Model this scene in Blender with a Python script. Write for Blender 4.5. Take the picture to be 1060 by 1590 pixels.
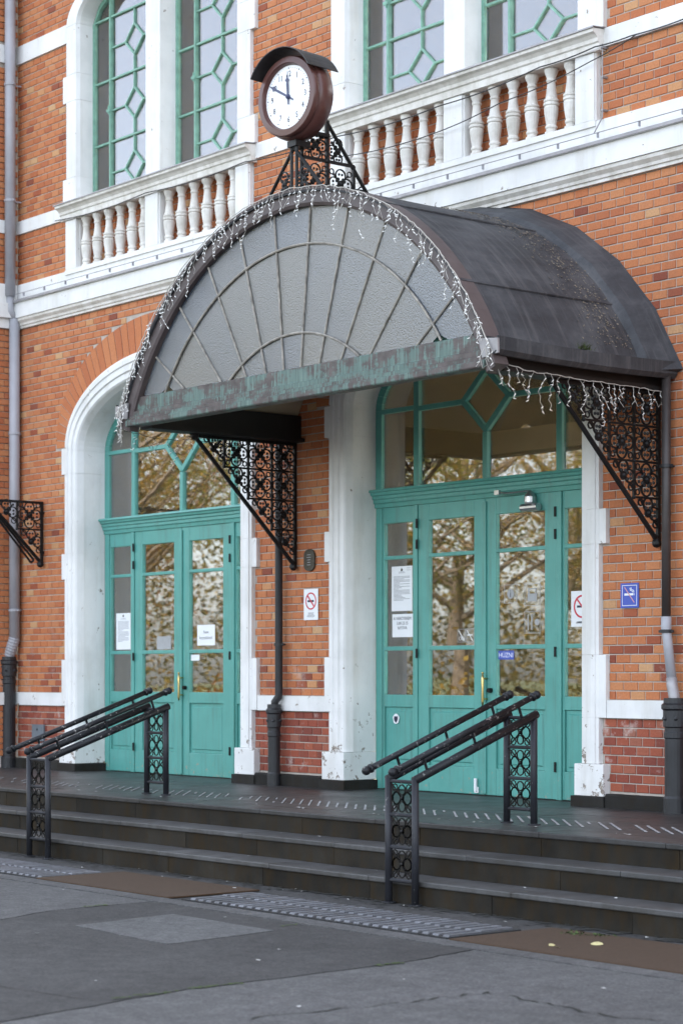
import bpy, math, random
from mathutils import Vector, Matrix
R=math.radians
rnd=random.Random(7)
for o in list(bpy.data.objects): bpy.data.objects.remove(o)
S=bpy.context.scene
COL=S.collection
# ------------------------------------------------------------------ camera, sky, sun, exposure
CAMX,CAMY,CAMZ,YAW,FPX=14.04,-12.82,1.65,R(50.797),3217.0
cd=bpy.data.cameras.new('camera'); cam=bpy.data.objects.new('camera',cd); COL.objects.link(cam)
cam.location=(CAMX,CAMY,CAMZ); cam.rotation_euler=(R(90),0,YAW)
cd.sensor_fit='HORIZONTAL'; cd.sensor_width=36; cd.lens=36*FPX/1060; cd.shift_y=(1047-795)/1060
cd.clip_start=.5; cd.clip_end=2000
cd.dof.use_dof=True; cd.dof.focus_distance=17.0; cd.dof.aperture_fstop=4.0
S.camera=cam
SUN_EL,SUN_AZ=R(40),R(12)          # sun stands behind the building, azimuth from +y towards +x
w=bpy.data.worlds.new('World'); S.world=w; w.use_nodes=True
nt=w.node_tree; nt.nodes.clear()
sky=nt.nodes.new('ShaderNodeTexSky'); sky.sky_type='NISHITA'; sky.sun_disc=False
sky.sun_elevation=SUN_EL; sky.sun_rotation=SUN_AZ; sky.dust_density=2.5; sky.air_density=1.0; sky.ozone_density=1.0
hs=nt.nodes.new('ShaderNodeHueSaturation'); hs.inputs['Saturation'].default_value=.44
bg=nt.nodes.new('ShaderNodeBackground'); bg.inputs['Strength'].default_value=.15
wo_=nt.nodes.new('ShaderNodeOutputWorld')
nt.links.new(sky.outputs[0],hs.inputs['Color']); nt.links.new(hs.outputs[0],bg.inputs['Color']); nt.links.new(bg.outputs[0],wo_.inputs['Surface'])
sd=bpy.data.lights.new('sun','SUN'); sun=bpy.data.objects.new('sun',sd); COL.objects.link(sun)
sd.energy=4.0; sd.angle=R(.5); sd.color=(1,.92,.78)
sun.rotation_euler=Vector((-math.sin(SUN_AZ)*math.cos(SUN_EL),-math.cos(SUN_AZ)*math.cos(SUN_EL),-math.sin(SUN_EL))).to_track_quat('-Z','Y').to_euler()
vs=S.view_settings; vs.view_transform='Standard'; vs.look='None'; vs.gamma=1; vs.use_curve_mapping=False
vs.exposure=2.6

# ------------------------------------------------------------------ helpers
ORG={}
def tag(o,label=None,cat=None,group=None,kind=None):
    if label: o['label']=label
    if cat: o['category']=cat
    if group: o['group']=group
    if kind: o['kind']=kind
    return o
def empty(name,loc,label,cat,group=None):
    o=bpy.data.objects.new(name,None); COL.objects.link(o); o.location=loc; o.empty_display_size=.1
    ORG[o]=Vector(loc); return tag(o,label,cat,group)
def link(o,parent=None):
    COL.objects.link(o)
    if parent:
        o.parent=parent
        if parent in ORG: o.matrix_parent_inverse=Matrix.Translation(-ORG[parent])
    return o
class MB:
    def __init__(s): s.v=[]; s.f=[]
    def poly(s,pts): n=len(s.v); s.v+=[tuple(p) for p in pts]; s.f.append(tuple(range(n,n+len(pts)))); return s
    def hexa(s,p):
        n=len(s.v); s.v+=[tuple(q) for q in p]
        s.f+=[tuple(n+i for i in q) for q in ((0,3,2,1),(4,5,6,7),(0,1,5,4),(1,2,6,5),(2,3,7,6),(3,0,4,7))]; return s
    def box(s,x0,x1,y0,y1,z0,z1): return s.hexa([(x0,y0,z0),(x1,y0,z0),(x1,y1,z0),(x0,y1,z0),(x0,y0,z1),(x1,y0,z1),(x1,y1,z1),(x0,y1,z1)])
    def prism(s,poly,y0,y1):          # polygon in x,z (counter-clockwise seen from -y) pushed along y
        n=len(s.v); k=len(poly)
        s.v+=[(a,y0,b) for a,b in poly]+[(a,y1,b) for a,b in poly]
        s.f.append(tuple(range(n,n+k))); s.f.append(tuple(range(n+2*k-1,n+k-1,-1)))
        for i in range(k): j=(i+1)%k; s.f.append((n+j,n+i,n+k+i,n+k+j))
        return s
    def prismx(s,poly,x0,x1):         # polygon in y,z pushed along x
        n=len(s.v); k=len(poly)
        s.v+=[(x0,a,b) for a,b in poly]+[(x1,a,b) for a,b in poly]
        s.f.append(tuple(range(n+k-1,n-1,-1))); s.f.append(tuple(range(n+k,n+2*k)))
        for i in range(k): j=(i+1)%k; s.f.append((n+i,n+j,n+k+j,n+k+i))
        return s
    def tube(s,pts,r,n=6,closed=False,cap=True):
        pts=[Vector(p) for p in pts]; k=len(pts); rr=r if isinstance(r,(list,tuple)) else [r]*k
        base=len(s.v); up=None
        for i,p in enumerate(pts):
            a=pts[(i-1)%k] if (closed or i>0) else p; b=pts[(i+1)%k] if (closed or i<k-1) else p
            t=(b-a); t=t.normalized() if t.length>1e-9 else Vector((0,0,1))
            if up is None:
                up=Vector((0,0,1)) if abs(t.z)<.9 else Vector((0,1,0))
            u=up-t*up.dot(t)
            if u.length<1e-5: u=t.orthogonal()
            u.normalize(); v=t.cross(u); up=u
            for j in range(n):
                g=2*math.pi*(j+.5)/n; s.v.append(tuple(p+(u*math.cos(g)+v*math.sin(g))*rr[i]))
        m=k if closed else k-1
        for i in range(m):
            for j in range(n):
                a=base+i*n; b=base+((i+1)%k)*n; s.f.append((a+j,a+(j+1)%n,b+(j+1)%n,b+j))
        if cap and not closed:
            s.f.append(tuple(base+j for j in range(n-1,-1,-1))); s.f.append(tuple(base+(k-1)*n+j for j in range(n)))
        return s
    def ring(s,c,e1,e2,R_,r,n=12,m=4,a0=0,a1=2*math.pi):
        c=Vector(c); e1=Vector(e1); e2=Vector(e2); full=abs(a1-a0)>6.28
        k=n if full else n+1
        return s.tube([c+(e1*math.cos(a0+(a1-a0)*i/n)+e2*math.sin(a0+(a1-a0)*i/n))*R_ for i in range(k)],r,m,full)
    def lathe(s,prof,cx=0,cy=0,n=12):
        base=len(s.v); k=len(prof)
        for r,z in prof:
            for j in range(n): g=2*math.pi*j/n; s.v.append((cx+r*math.cos(g),cy+r*math.sin(g),z))
        for i in range(k-1):
            for j in range(n): a=base+i*n; b=a+n; s.f.append((a+j,a+(j+1)%n,b+(j+1)%n,b+j))
        s.f.append(tuple(base+j for j in range(n-1,-1,-1))); s.f.append(tuple(base+(k-1)*n+j for j in range(n)))
        return s
    def ball(s,c,r,n=8,m=5):
        c=Vector(c); pts=[]; rr=[]
        for i in range(m+1):
            g=math.pi*i/m; pts.append(c+Vector((0,0,-math.cos(g)*r))); rr.append(max(r*math.sin(g),.0005))
        return s.tube(pts,rr,n)
    def mesh(s,name,mat,smooth=False):
        me=bpy.data.meshes.new(name); me.from_pydata(s.v,[],s.f); me.validate(); me.update()
        if mat: me.materials.append(mat)
        if smooth:
            for p in me.polygons: p.use_smooth=True
        return me
    def build(s,name,mat,parent=None,smooth=False,bevel=0):
        o=bpy.data.objects.new(name,s.mesh(name,mat,smooth)); link(o,parent)
        if bevel:
            b=o.modifiers.new('bevel','BEVEL'); b.width=bevel; b.segments=2; b.limit_method='ANGLE'
        if smooth=='auto': pass
        return o
def box(name,mat,parent,*a,bevel=0): return MB().box(*a).build(name,mat,parent,bevel=bevel)
# ------------------------------------------------------------------ materials
class N:
    def __init__(s,name):
        s.m=bpy.data.materials.new(name); s.m.use_nodes=True; s.t=s.m.node_tree; s.t.nodes.clear()
        s.out=s.add('ShaderNodeOutputMaterial'); s.geo=s.add('ShaderNodeNewGeometry')
    def add(s,t,**k):
        n=s.t.nodes.new(t)
        for a,b in k.items(): setattr(n,a,b)
        return n
    def ln(s,a,b): s.t.links.new(a,b)
    def setv(s,sock,v):
        if hasattr(v,'links') or hasattr(v,'is_output'): s.ln(v,sock)
        elif isinstance(v,tuple) and len(v)==3 and sock.type=='RGBA': sock.default_value=(*v,1)
        else: sock.default_value=v
    def pos(s,scale=(1,1,1)):
        m=s.add('ShaderNodeMapping'); m.inputs['Scale'].default_value=scale; s.ln(s.geo.outputs['Position'],m.inputs[0]); return m.outputs[0]
    def noise(s,sc,det=4,rough=.55,vec=None,dist=0):
        n=s.add('ShaderNodeTexNoise'); n.inputs['Scale'].default_value=sc; n.inputs['Detail'].default_value=det; n.inputs['Roughness'].default_value=rough; n.inputs['Distortion'].default_value=dist
        s.ln(vec if vec is not None else s.geo.outputs['Position'],n.inputs['Vector']); return n.outputs['Fac']
    def ramp(s,fac,stops,interp='LINEAR'):
        r=s.add('ShaderNodeValToRGB'); r.color_ramp.interpolation=interp; e=r.color_ramp.elements
        while len(e)<len(stops): e.new(.5)
        for q,(p,c) in zip(e,stops): q.position=p; q.color=(c,c,c,1) if isinstance(c,(int,float)) else (*c,1)
        s.setv(r.inputs[0],fac); return r.outputs[0]
    def mix(s,f,a,b,mode='MIX'):
        m=s.add('ShaderNodeMix',data_type='RGBA',blend_type=mode); s.setv(m.inputs[0],f); s.setv(m.inputs[6],a); s.setv(m.inputs[7],b); return m.outputs[2]
    def math(s,op,a,b=0,c=0):
        m=s.add('ShaderNodeMath',operation=op); s.setv(m.inputs[0],a); s.setv(m.inputs[1],b); s.setv(m.inputs[2],c); return m.outputs[0]
    def z(s):
        x=s.add('ShaderNodeSeparateXYZ'); s.ln(s.geo.outputs['Position'],x.inputs[0]); return x.outputs[2]
    def attr(s,name,typ='GEOMETRY'):
        a=s.add('ShaderNodeAttribute',attribute_type=typ,attribute_name=name); return a.outputs['Fac']
    def bump(s,h,st=.3,d=.01):
        b=s.add('ShaderNodeBump'); b.inputs['Strength'].default_value=st; b.inputs['Distance'].default_value=d; s.setv(b.inputs['Height'],h); return b.outputs[0]
    def bsdf(s,col,rough=.6,metal=0,normal=None,spec=.5):
        p=s.add('ShaderNodeBsdfPrincipled'); s.setv(p.inputs['Base Color'],col); s.setv(p.inputs['Roughness'],rough); p.inputs['Metallic'].default_value=metal
        p.inputs['Specular IOR Level'].default_value=spec
        if normal is not None: s.ln(normal,p.inputs['Normal'])
        s.ln(p.outputs[0],s.out.inputs[0]); s.p=p; return s.m
def m_brick(name,typ,base=False):
    n=N(name); t=n.attr('tone',typ)
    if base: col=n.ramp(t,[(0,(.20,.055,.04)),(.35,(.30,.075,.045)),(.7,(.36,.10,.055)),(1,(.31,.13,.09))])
    else: col=n.ramp(t,[(0,(.24,.066,.038)),(.12,(.36,.10,.047)),(.22,(.42,.135,.058)),(.45,(.49,.172,.07)),(.65,(.51,.19,.08)),(.86,(.53,.225,.10)),(.95,(.54,.27,.125)),(1,(.55,.33,.17))])
    f=n.noise(55,5,.7); col=n.mix(.55,col,n.ramp(f,[(.25,(.55,.5,.48)),(.6,(1,1,1)),(.8,(1.12,1.12,1.1))]),'MULTIPLY')
    g=n.noise(1.3,3); col=n.mix(n.ramp(g,[(.5,0),(.8,.25)]),col,(.33,.13,.07))
    sk=n.noise(1.0,5,.7,n.pos((3.2,3,.35))); col=n.mix(n.ramp(sk,[(.54,0),(.74,.32)]),col,(.20,.10,.065))
    # lime bloom: patches near the foot of the wall
    e=n.noise(4.5,6,.7); zz=n.z(); low=n.ramp(n.math('MULTIPLY',zz,.25),[(.3,1),(.56,0)])
    bl=n.math('MULTIPLY',n.ramp(e,[(.565,0),(.66,1)]),n.math('MULTIPLY_ADD',low,.66,.06)); col=n.mix(bl,col,(.52,.42,.38))
    return n.bsdf(col,.78,normal=n.bump(n.noise(120,4),.35,.004),spec=.3)
def m_mortar():
    n=N('mortar'); c=n.ramp(n.noise(9,5),[(.3,(.36,.325,.285)),(.7,(.50,.45,.40))]); return n.bsdf(c,.9,normal=n.bump(n.noise(150,3),.5,.004),spec=.2)
def m_white():
    n=N('white_paint'); a=n.noise(2.2,5,.6); c=n.ramp(a,[(.3,(.66,.665,.655)),(.6,(.77,.77,.76))])
    st=n.noise(1.0,5,.65,n.pos((5,5,.7))); c=n.mix(n.ramp(st,[(.5,0),(.76,.45)]),c,(.48,.45,.39))
    d=n.noise(9,6,.72); zz=n.z(); low=n.ramp(n.math('MULTIPLY',zz,.25),[(.13,1),(.42,.0)])
    th=n.math('ADD',d,n.math('MULTIPLY',low,.105)); c=n.mix(n.ramp(th,[(.66,0),(.685,1)]),c,n.ramp(n.noise(40,3),[(.3,(.16,.13,.11)),(.7,(.36,.31,.26))]))
    return n.bsdf(c,.62,normal=n.bump(n.noise(30,5),.25,.006),spec=.35)
def m_stonewhite():
    n=N('weathered_white_stone'); a=n.noise(5,6,.65); c=n.ramp(a,[(.3,(.52,.50,.45)),(.55,(.72,.70,.66)),(.7,(.78,.77,.74))])
    st=n.noise(1.2,5,.7,n.pos((9,9,1.2))); c=n.mix(n.ramp(st,[(.5,0),(.75,.5)]),c,(.42,.38,.32)); return n.bsdf(c,.75,normal=n.bump(n.noise(60,4),.25,.004),spec=.3)
def m_simple(name,col,rough=.5,metal=0,var=.25,sc=8,bump=.1,spec=.5):
    n=N(name); f=n.noise(sc,5,.6); lo=tuple(c*(1-var) for c in col); hi=tuple(min(1,c*(1+var)) for c in col)
    return n.bsdf(n.ramp(f,[(.3,lo),(.7,hi)]),rough,metal,n.bump(n.noise(sc*9,4),bump,.003) if bump else None,spec)
def m_teal(name='teal_paint'):
    n=N(name); f=n.noise(3,5,.6); c=n.ramp(f,[(.3,(.082,.30,.262)),(.7,(.10,.35,.31))])
    s_=n.noise(1.4,5,.7,n.pos((14,14,.8))); c=n.mix(n.ramp(s_,[(.5,0),(.72,.55)]),c,(.085,.175,.145)); c=n.mix(n.ramp(n.noise(5,6,.8),[(.56,0),(.72,.5)]),c,(.125,.34,.305))
    d=n.noise(14,6,.75); low=n.ramp(n.math('MULTIPLY',n.z(),.25),[(.13,.13),(.26,0)])
    c=n.mix(n.ramp(n.math('ADD',d,low),[(.72,0),(.74,1)]),c,(.33,.27,.21))
    return n.bsdf(c,.38,normal=n.bump(n.noise(18,4),.12,.004))
def m_black(name,chips=.70,col=(.022,.022,.026)):
    n=N(name); d=n.noise(26,6,.75); f=n.noise(4,4)
    c=n.ramp(f,[(.3,tuple(x*.75 for x in col)),(.7,tuple(x*1.5 for x in col))]); c=n.mix(n.ramp(d,[(chips,0),(chips+.025,1)]),c,(.30,.29,.28))
    return n.bsdf(c,.45,normal=n.bump(n.noise(60,4),.2,.003),spec=.3)
def m_copper():
    n=N('patinated_copper'); a=n.noise(1.0,6,.72,n.pos((2.4,3,5))); b=n.noise(1.0,5,.7,n.pos((34,20,2.2)))
    br=n.ramp(n.noise(11,4),[(.3,(.042,.032,.030)),(.7,(.105,.085,.08))]); gr=n.ramp(b,[(.3,(.05,.085,.075)),(.55,(.095,.16,.14)),(.8,(.19,.27,.24))])
    c=n.mix(n.ramp(n.math('MULTIPLY_ADD',b,.45,n.math('MULTIPLY',a,.75)),[(.575,0),(.64,.92)]),br,gr); return n.bsdf(c,.6,normal=n.bump(b,.25,.004))
def m_bitumen():
    n=N('dark_roof_sheet'); a=n.noise(1.6,6,.7,n.pos((2,1,1))); c=n.ramp(a,[(.32,(.024,.026,.030)),(.52,(.052,.055,.061)),(.75,(.105,.107,.113))])
    st=n.noise(2,5,.7,n.pos((.6,9,.6))); c=n.mix(n.ramp(st,[(.5,0),(.72,.6)]),c,(.12,.118,.12))
    sp=n.noise(70,3,.8); c=n.mix(n.ramp(sp,[(.735,0),(.76,.8)]),c,(.42,.41,.39))
    return n.bsdf(c,n.ramp(a,[(.3,.5),(.7,.7)]),normal=n.bump(n.noise(14,5),.25,.01),spec=.22)
def m_glass(name='window_glass',refl=.115,tint=(.84,.86,.85)):
    n=N(name); fr=n.add('ShaderNodeFresnel'); fr.inputs[0].default_value=1.5
    tr=n.add('ShaderNodeBsdfTransparent'); tr.inputs[0].default_value=(*tint,1)
    gl=n.add('ShaderNodeBsdfGlossy'); gl.inputs['Roughness'].default_value=.006; gl.inputs['Color'].default_value=(.96,.97,1,1)
    b=n.bump(n.noise(1.6,2,.5),.02,.012); n.ln(b,gl.inputs['Normal'])
    mx=n.add('ShaderNodeMixShader'); n.ln(n.math('MINIMUM',n.math('MULTIPLY_ADD',fr.outputs[0],1.15,refl),.95),mx.inputs[0]); n.ln(tr.outputs[0],mx.inputs[1]); n.ln(gl.outputs[0],mx.inputs[2]); n.ln(mx.outputs[0],n.out.inputs[0]); return n.m
def m_obscure():
    n=N('rippled_glass'); h=n.noise(80,3,.6); b=n.bump(h,.55,.008); f=n.noise(1.3,4)
    oi=n.add('ShaderNodeObjectInfo'); c=n.mix(n.math('MULTIPLY_ADD',f,.9,n.math('MULTIPLY_ADD',oi.outputs['Random'],1.0,-.25)),(.030,.058,.105),(.105,.098,.08))  # sky reflection painted as the blue end; panes also differ in tone
    df=n.add('ShaderNodeBsdfDiffuse'); n.ln(c,df.inputs[0]); n.ln(b,df.inputs['Normal'])
    tl=n.add('ShaderNodeBsdfTranslucent'); tl.inputs[0].default_value=(.17,.18,.19,1); n.ln(b,tl.inputs['Normal'])
    gl=n.add('ShaderNodeBsdfGlossy'); gl.inputs['Roughness'].default_value=.22; n.ln(b,gl.inputs['Normal'])
    m1=n.add('ShaderNodeMixShader'); m1.inputs[0].default_value=.5; n.ln(df.outputs[0],m1.inputs[1]); n.ln(tl.outputs[0],m1.inputs[2])
    m2=n.add('ShaderNodeMixShader'); m2.inputs[0].default_value=.17; n.ln(m1.outputs[0],m2.inputs[1]); n.ln(gl.outputs[0],m2.inputs[2]); n.ln(m2.outputs[0],n.out.inputs[0]); return n.m
def m_asphalt(name,lo,hi,spk=.5):
    n=N(name); a=n.noise(.9,6,.65); b=n.noise(48,6,.9); c=n.ramp(a,[(.3,lo),(.7,hi)]); md=n.noise(7,6,.75); c=n.mix(.6,c,n.ramp(md,[(.3,(.5,.5,.5)),(.5,(.95,.95,.95)),(.72,(1.5,1.5,1.47))]),'MULTIPLY')
    c=n.mix(min(1,spk*1.5),c,n.ramp(b,[(.34,(.35,.35,.36)),(.5,(1,1,1)),(.66,(2.0,2.0,1.95))]),'MULTIPLY'); st=n.noise(3.2,5,.7); c=n.mix(n.ramp(st,[(.58,0),(.75,.4)]),c,tuple(x*.55 for x in lo))
    return n.bsdf(c,.85,normal=n.bump(b,.5,.004),spec=.3)
def m_stone(name,lo,hi,rough=.5,rust=.0,spec=.5):
    n=N(name); a=n.noise(2.4,6,.7); c=n.ramp(a,[(.3,lo),(.7,hi)]); b=n.noise(110,3,.8); c=n.mix(.4,c,n.ramp(b,[(.3,(.6,.6,.6)),(.7,(1.35,1.35,1.35))]),'MULTIPLY')
    oi=n.add('ShaderNodeObjectInfo'); c=n.mix(1,c,n.ramp(oi.outputs['Random'],[(0,(.78,.78,.77)),(1,(1.2,1.19,1.17))]),'MULTIPLY'); st=n.noise(1.5,6,.75,n.pos((5,5,1.2))); c=n.mix(n.ramp(st,[(.46,0),(.68,.75)]),c,(lo[0]*.7+rust*.05,lo[1]*.6+rust*.025,lo[2]*.5))
    return n.bsdf(c,n.ramp(a,[(.3,rough),(.7,rough+.18)]),normal=n.bump(n.noise(40,4),.15,.004),spec=spec)
def m_leaf(name,c1,c2,c3):
    n=N(name); t=n.attr('tone'); c=n.ramp(t,[(0,c1),(.45,c2),(1,c3)])
    df=n.add('ShaderNodeBsdfDiffuse'); tl=n.add('ShaderNodeBsdfTranslucent'); n.ln(c,df.inputs[0]); n.ln(c,tl.inputs[0])
    mx=n.add('ShaderNodeMixShader'); mx.inputs[0].default_value=.3; n.ln(df.outputs[0],mx.inputs[1]); n.ln(tl.outputs[0],mx.inputs[2]); n.ln(mx.outputs[0],n.out.inputs[0]); return n.m
M=dict(brick=m_brick('brick_face','OBJECT'),bricks=m_brick('brick_face_joined','GEOMETRY'),rbrick=m_brick('red_base_brick','OBJECT',True),rbricks=m_brick('red_base_brick_joined','GEOMETRY',True),
 mortar=m_mortar(),white=m_white(),wstone=m_stonewhite(),teal=m_teal(),glass=m_glass(),obscure=m_obscure(),copper=m_copper(),roof=m_bitumen(),
 iron=m_black('black_iron',.80,(.006,.006,.0065)),rail=m_black('worn_black_paint',.605,(.010,.0105,.013)),post=m_black('grey_black_post_paint',.665,(.022,.023,.028)),
 lead=m_simple('lead_glazing_bar',(.25,.23,.20),.6,0,.5,14),brown=m_simple('brown_painted_metal',(.085,.066,.066),.5,0,.2,5),
 darkbeam=m_simple('dark_brown_beam',(.008,.0065,.006),.6,0,.3,5),beige=m_simple('beige_boarding',(.40,.33,.23),.6,0,.08,3),
 flash=m_simple('grey_flashing',(.30,.29,.30),.5,.3,.2,6),pvc=m_simple('grey_plastic_pipe',(.34,.345,.375),.45,0,.12,3),pvcd=m_simple('dark_brown_pipe',(.045,.037,.035),.5,0,.25,6),
 castiron=m_simple('cast_iron_pipe',(.014,.015,.018),.5,0,.3,7,.25),blackstone=m_stone('black_plinth_stone',(.011,.0105,.010),(.028,.027,.025),.6,.2,.2),
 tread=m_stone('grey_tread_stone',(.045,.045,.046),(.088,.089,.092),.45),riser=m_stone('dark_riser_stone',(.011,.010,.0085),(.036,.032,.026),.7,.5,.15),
 floor=m_stone('dark_platform_tile',(.030,.030,.031),(.052,.0515,.052),.36,0,.32),asph=m_asphalt('dark_asphalt',(.040,.039,.039),(.062,.061,.061)),asphl=m_asphalt('pale_asphalt',(.070,.0695,.070),(.098,.0975,.099)),
 patch=m_asphalt('patch_asphalt',(.084,.085,.086),(.110,.111,.113)),crack=m_simple('crack_dirt',(.022,.022,.018),.95,0,.4,20),moss=m_simple('moss',(.05,.075,.02),.95,0,.4,30),
 tact=m_stone('grey_tactile_tile',(.10,.105,.12),(.15,.156,.175),.5),mat=m_simple('brown_mat',(.050,.027,.0125),.95,0,.22,40,.6),strip=m_simple('worn_pale_strip',(.30,.30,.31),.6,0,.45,30),
 clockbrown=m_simple('oxblood_clock_case',(.095,.038,.032),.3,0,.15,4),dial=m_simple('white_dial',(.86,.88,.90),.3,0,.02,4,0),ink=m_simple('blue_black_ink',(.02,.022,.05),.5,0,.1,4,0),hand=m_simple('slate_blue_hands',(.05,.06,.13),.4,0,.1,4,0),
 paper=m_simple('white_paper',(.78,.80,.82),.6,0,.02,4,0),print=m_simple('grey_print',(.30,.31,.33),.7,0,.1,8,0),blue=m_simple('blue_sign',(.045,.085,.42),.4,0,.08,6,0),red=m_simple('red_sign',(.55,.03,.06),.4,0,.08,6,0),pink=m_simple('faded_red',(.62,.30,.28),.5,0,.1,6,0),
 brass=m_simple('brass',(.60,.45,.18),.3,1,.2,20),silver=m_simple('brushed_steel',(.55,.55,.56),.35,1,.1,20),bronze=m_simple('bronze_plaque',(.055,.048,.035),.5,.4,.4,60,.5),
 cord=m_simple('white_light_cord',(.46,.44,.40),.5,0,.1,6,0),bulb=m_simple('clear_bulb',(.85,.85,.83),.2,0,.05,6,0),cordd=m_simple('dark_cord',(.03,.028,.026),.6,0,.2,6,0),
 room=m_simple('beige_room_plaster',(.74,.64,.47),.8,0,.1,2,0),sticker=m_simple('grey_sticker',(.34,.35,.36),.5,0,.1,8,0),bark=m_simple('bark',(.13,.10,.075),.9,0,.4,9,.6),
 grass=m_simple('autumn_grass',(.07,.08,.025),.95,0,.5,2.5,.5),rooftile=m_simple('roof_tile',(.20,.08,.05),.8,0,.3,6),metal_hood=m_simple('dark_hood_sheet',(.035,.033,.035),.5,.2,.3,9),
 greybox=m_simple('grey_cover_plate',(.16,.19,.22),.5,.2,.15,9),litter=m_simple('pale_litter',(.48,.48,.46),.8,0,.15,50,0),yleaf=m_simple('yellow_leaf',(.50,.44,.22),.7,0,.25,50,0),
 lm=m_leaf('mixed_leaf',(.03,.045,.012),(.24,.19,.045),(.52,.34,.08)),debris=m_simple('dry_debris',(.17,.145,.115),.9,0,.5,90,0),slab=m_stone('dark_tactile_base',(.018,.0185,.02),(.034,.035,.038),.6),lg=m_leaf('green_leaf',(.04,.06,.015),(.19,.20,.04),(.42,.38,.07)),ly=m_leaf('amber_leaf',(.20,.11,.025),(.48,.29,.06),(.60,.42,.11)),lo=m_leaf('orange_leaf',(.22,.08,.02),(.38,.14,.03),(.42,.22,.05)))
# ------------------------------------------------------------------ setting: ground, pavement, steps, platform
HP=.522
def st(o): return tag(o,kind='structure')
st(MB().poly([(-400,-400,-.012),(400,-400,-.012),(400,30,-.012),(-400,30,-.012)]).build('ground',M['asph']))
st(MB().poly([(-400,-400,-.006),(-12,-400,-.006),(-12,-9.5,-.006),(-400,-9.5,-.006)]).build('grass_verge',M['grass']))
base=st(MB().box(-12,14,-40,-3.0,-.3,-.004).build('pavement',M['asph']))
def wob(pts,a=.012,n=10):
    out=[]
    for (x0,y0),(x1,y1) in zip(pts,pts[1:]):
        for i in range(n): t=i/n; out.append((x0+(x1-x0)*t+rnd.uniform(-a,a),y0+(y1-y0)*t+rnd.uniform(-a,a)))
    out.append(pts[-1]); return out
def sheet(name,pts,mat,z=.004,parent=base):
    m=MB(); n=len(pts); m.v=[(x,y,z) for x,y in pts]+[(x,y,z-.02) for x,y in pts]; m.f=[tuple(range(n))]+[(i,i+n,(i+1)%n+n,(i+1)%n) for i in range(n)]; return m.build(name,mat,parent)
seamA=wob([(1.56,-4.40),(1.60,-5.3),(1.95,-6.0),(2.2,-9)]); seamB=wob([(4.95,-4.40),(5.12,-5.1),(5.16,-6.6),(5.45,-8),(5.9,-12)])
sheet('asphalt_panel',[(-9,-4.40)]+[(x-.012,y) for x,y in seamA]+[(-9,-9)],M['asphl'])
sheet('asphalt_panel',[(x+.012,y) for x,y in seamA]+[(2.2,-12)]+[(x-.014,y) for x,y in reversed(seamB)],M['asph'])
sheet('asphalt_panel',[(x+.014,y) for x,y in seamB]+[(13,-12),(13,-4.40)],M['asphl'])
sheet('kerb_strip',[(-9,-4.385),(13,-4.385),(13,-4.21),(-9,-4.21)],M['asphl'],.006)
sheet('repair_patch',wob([(2.46,-5.62),(3.62,-5.68),(3.50,-4.78),(2.33,-4.76),(2.46,-5.62)],.008,6)[:-1],M['patch'],.009)
def crack(pts,wd=.012,mat='crack'):
    p=wob(pts,.03,9); m=MB(); q=[]
    for i,(x,y) in enumerate(p): q.append((x-wd*rnd.uniform(.3,1),y-wd*rnd.uniform(.3,1)))
    m.v=[(x,y,.0075) for x,y in p]+[(x,y,.0075) for x,y in q]; k=len(p); m.f=[(i,i+1,k+i+1,k+i) for i in range(k-1)]; m.build('crack',M[mat],base)
crack([(6.1,-6.9),(6.2,-6.13),(6.23,-5.46),(6.7,-5.5),(7.2,-5.53),(7.6,-5.3)],.02); crack([(6.9,-5.75),(7.15,-5.52)],.012); crack([(3.3,-4.4),(3.36,-4.6)],.02,'moss')
crack([(4.0,-7.4),(5.28,-7.2)],.014); 
for a in ((5.17,-6.45,.16),(5.2,-6.9,.2),(1.58,-4.9,.12),(5.13,-5.2,.1)):
    m=MB()
    for i in range(40): x,y=a[0]+rnd.gauss(0,.012),a[1]+rnd.uniform(-a[2],a[2]); r_=rnd.uniform(.006,.014); m.poly([(x+r_*math.cos(g),y+r_*math.sin(g),.009+rnd.uniform(0,.004)) for g in (0,1.3,2.5,3.8,5)])
    tag(m.build('moss_growth',M['moss'],base),kind='stuff')
gm=MB()
for i in range(900):
    x=rnd.uniform(-6,7.5); y=-3.065-abs(rnd.gauss(0,.05))*(1+1.2*abs(math.sin(x*1.7))); r_=rnd.uniform(.008,.03); gm.poly([(x+r_*rnd.uniform(.6,1.3)*math.cos(g)*1.5,y+r_*rnd.uniform(.6,1.2)*math.sin(g)*.7,.0035+rnd.uniform(0,.0015)) for g in (0,1.1,2.2,3.3,4.4,5.4)])
tag(gm.build('grime',M['crack'],base),kind='stuff')
# tactile ribs on the pavement, two rows
rib=MB().prismx([(-.145,0),(.145,0),(.135,.012),(-.135,.012)],-.028,.028).mesh('tactile_rib',M['tact'])
def ribs(xa,xb):
    sheet('tactile_slab',[(xa,-4.15),(xb,-4.15),(xb,-3.50),(xa,-3.50)],M['slab'],.005)
    x=xa+.06
    while x<xb-.03:
        for y in (-3.98,-3.665):
            o=bpy.data.objects.new('tactile_rib',rib); o.location=(x+(.045 if y<-3.8 else 0),y,.005); link(o,base)
        x+=.098
ribs(1.56,4.44); ribs(-5.2,-.47)
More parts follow.
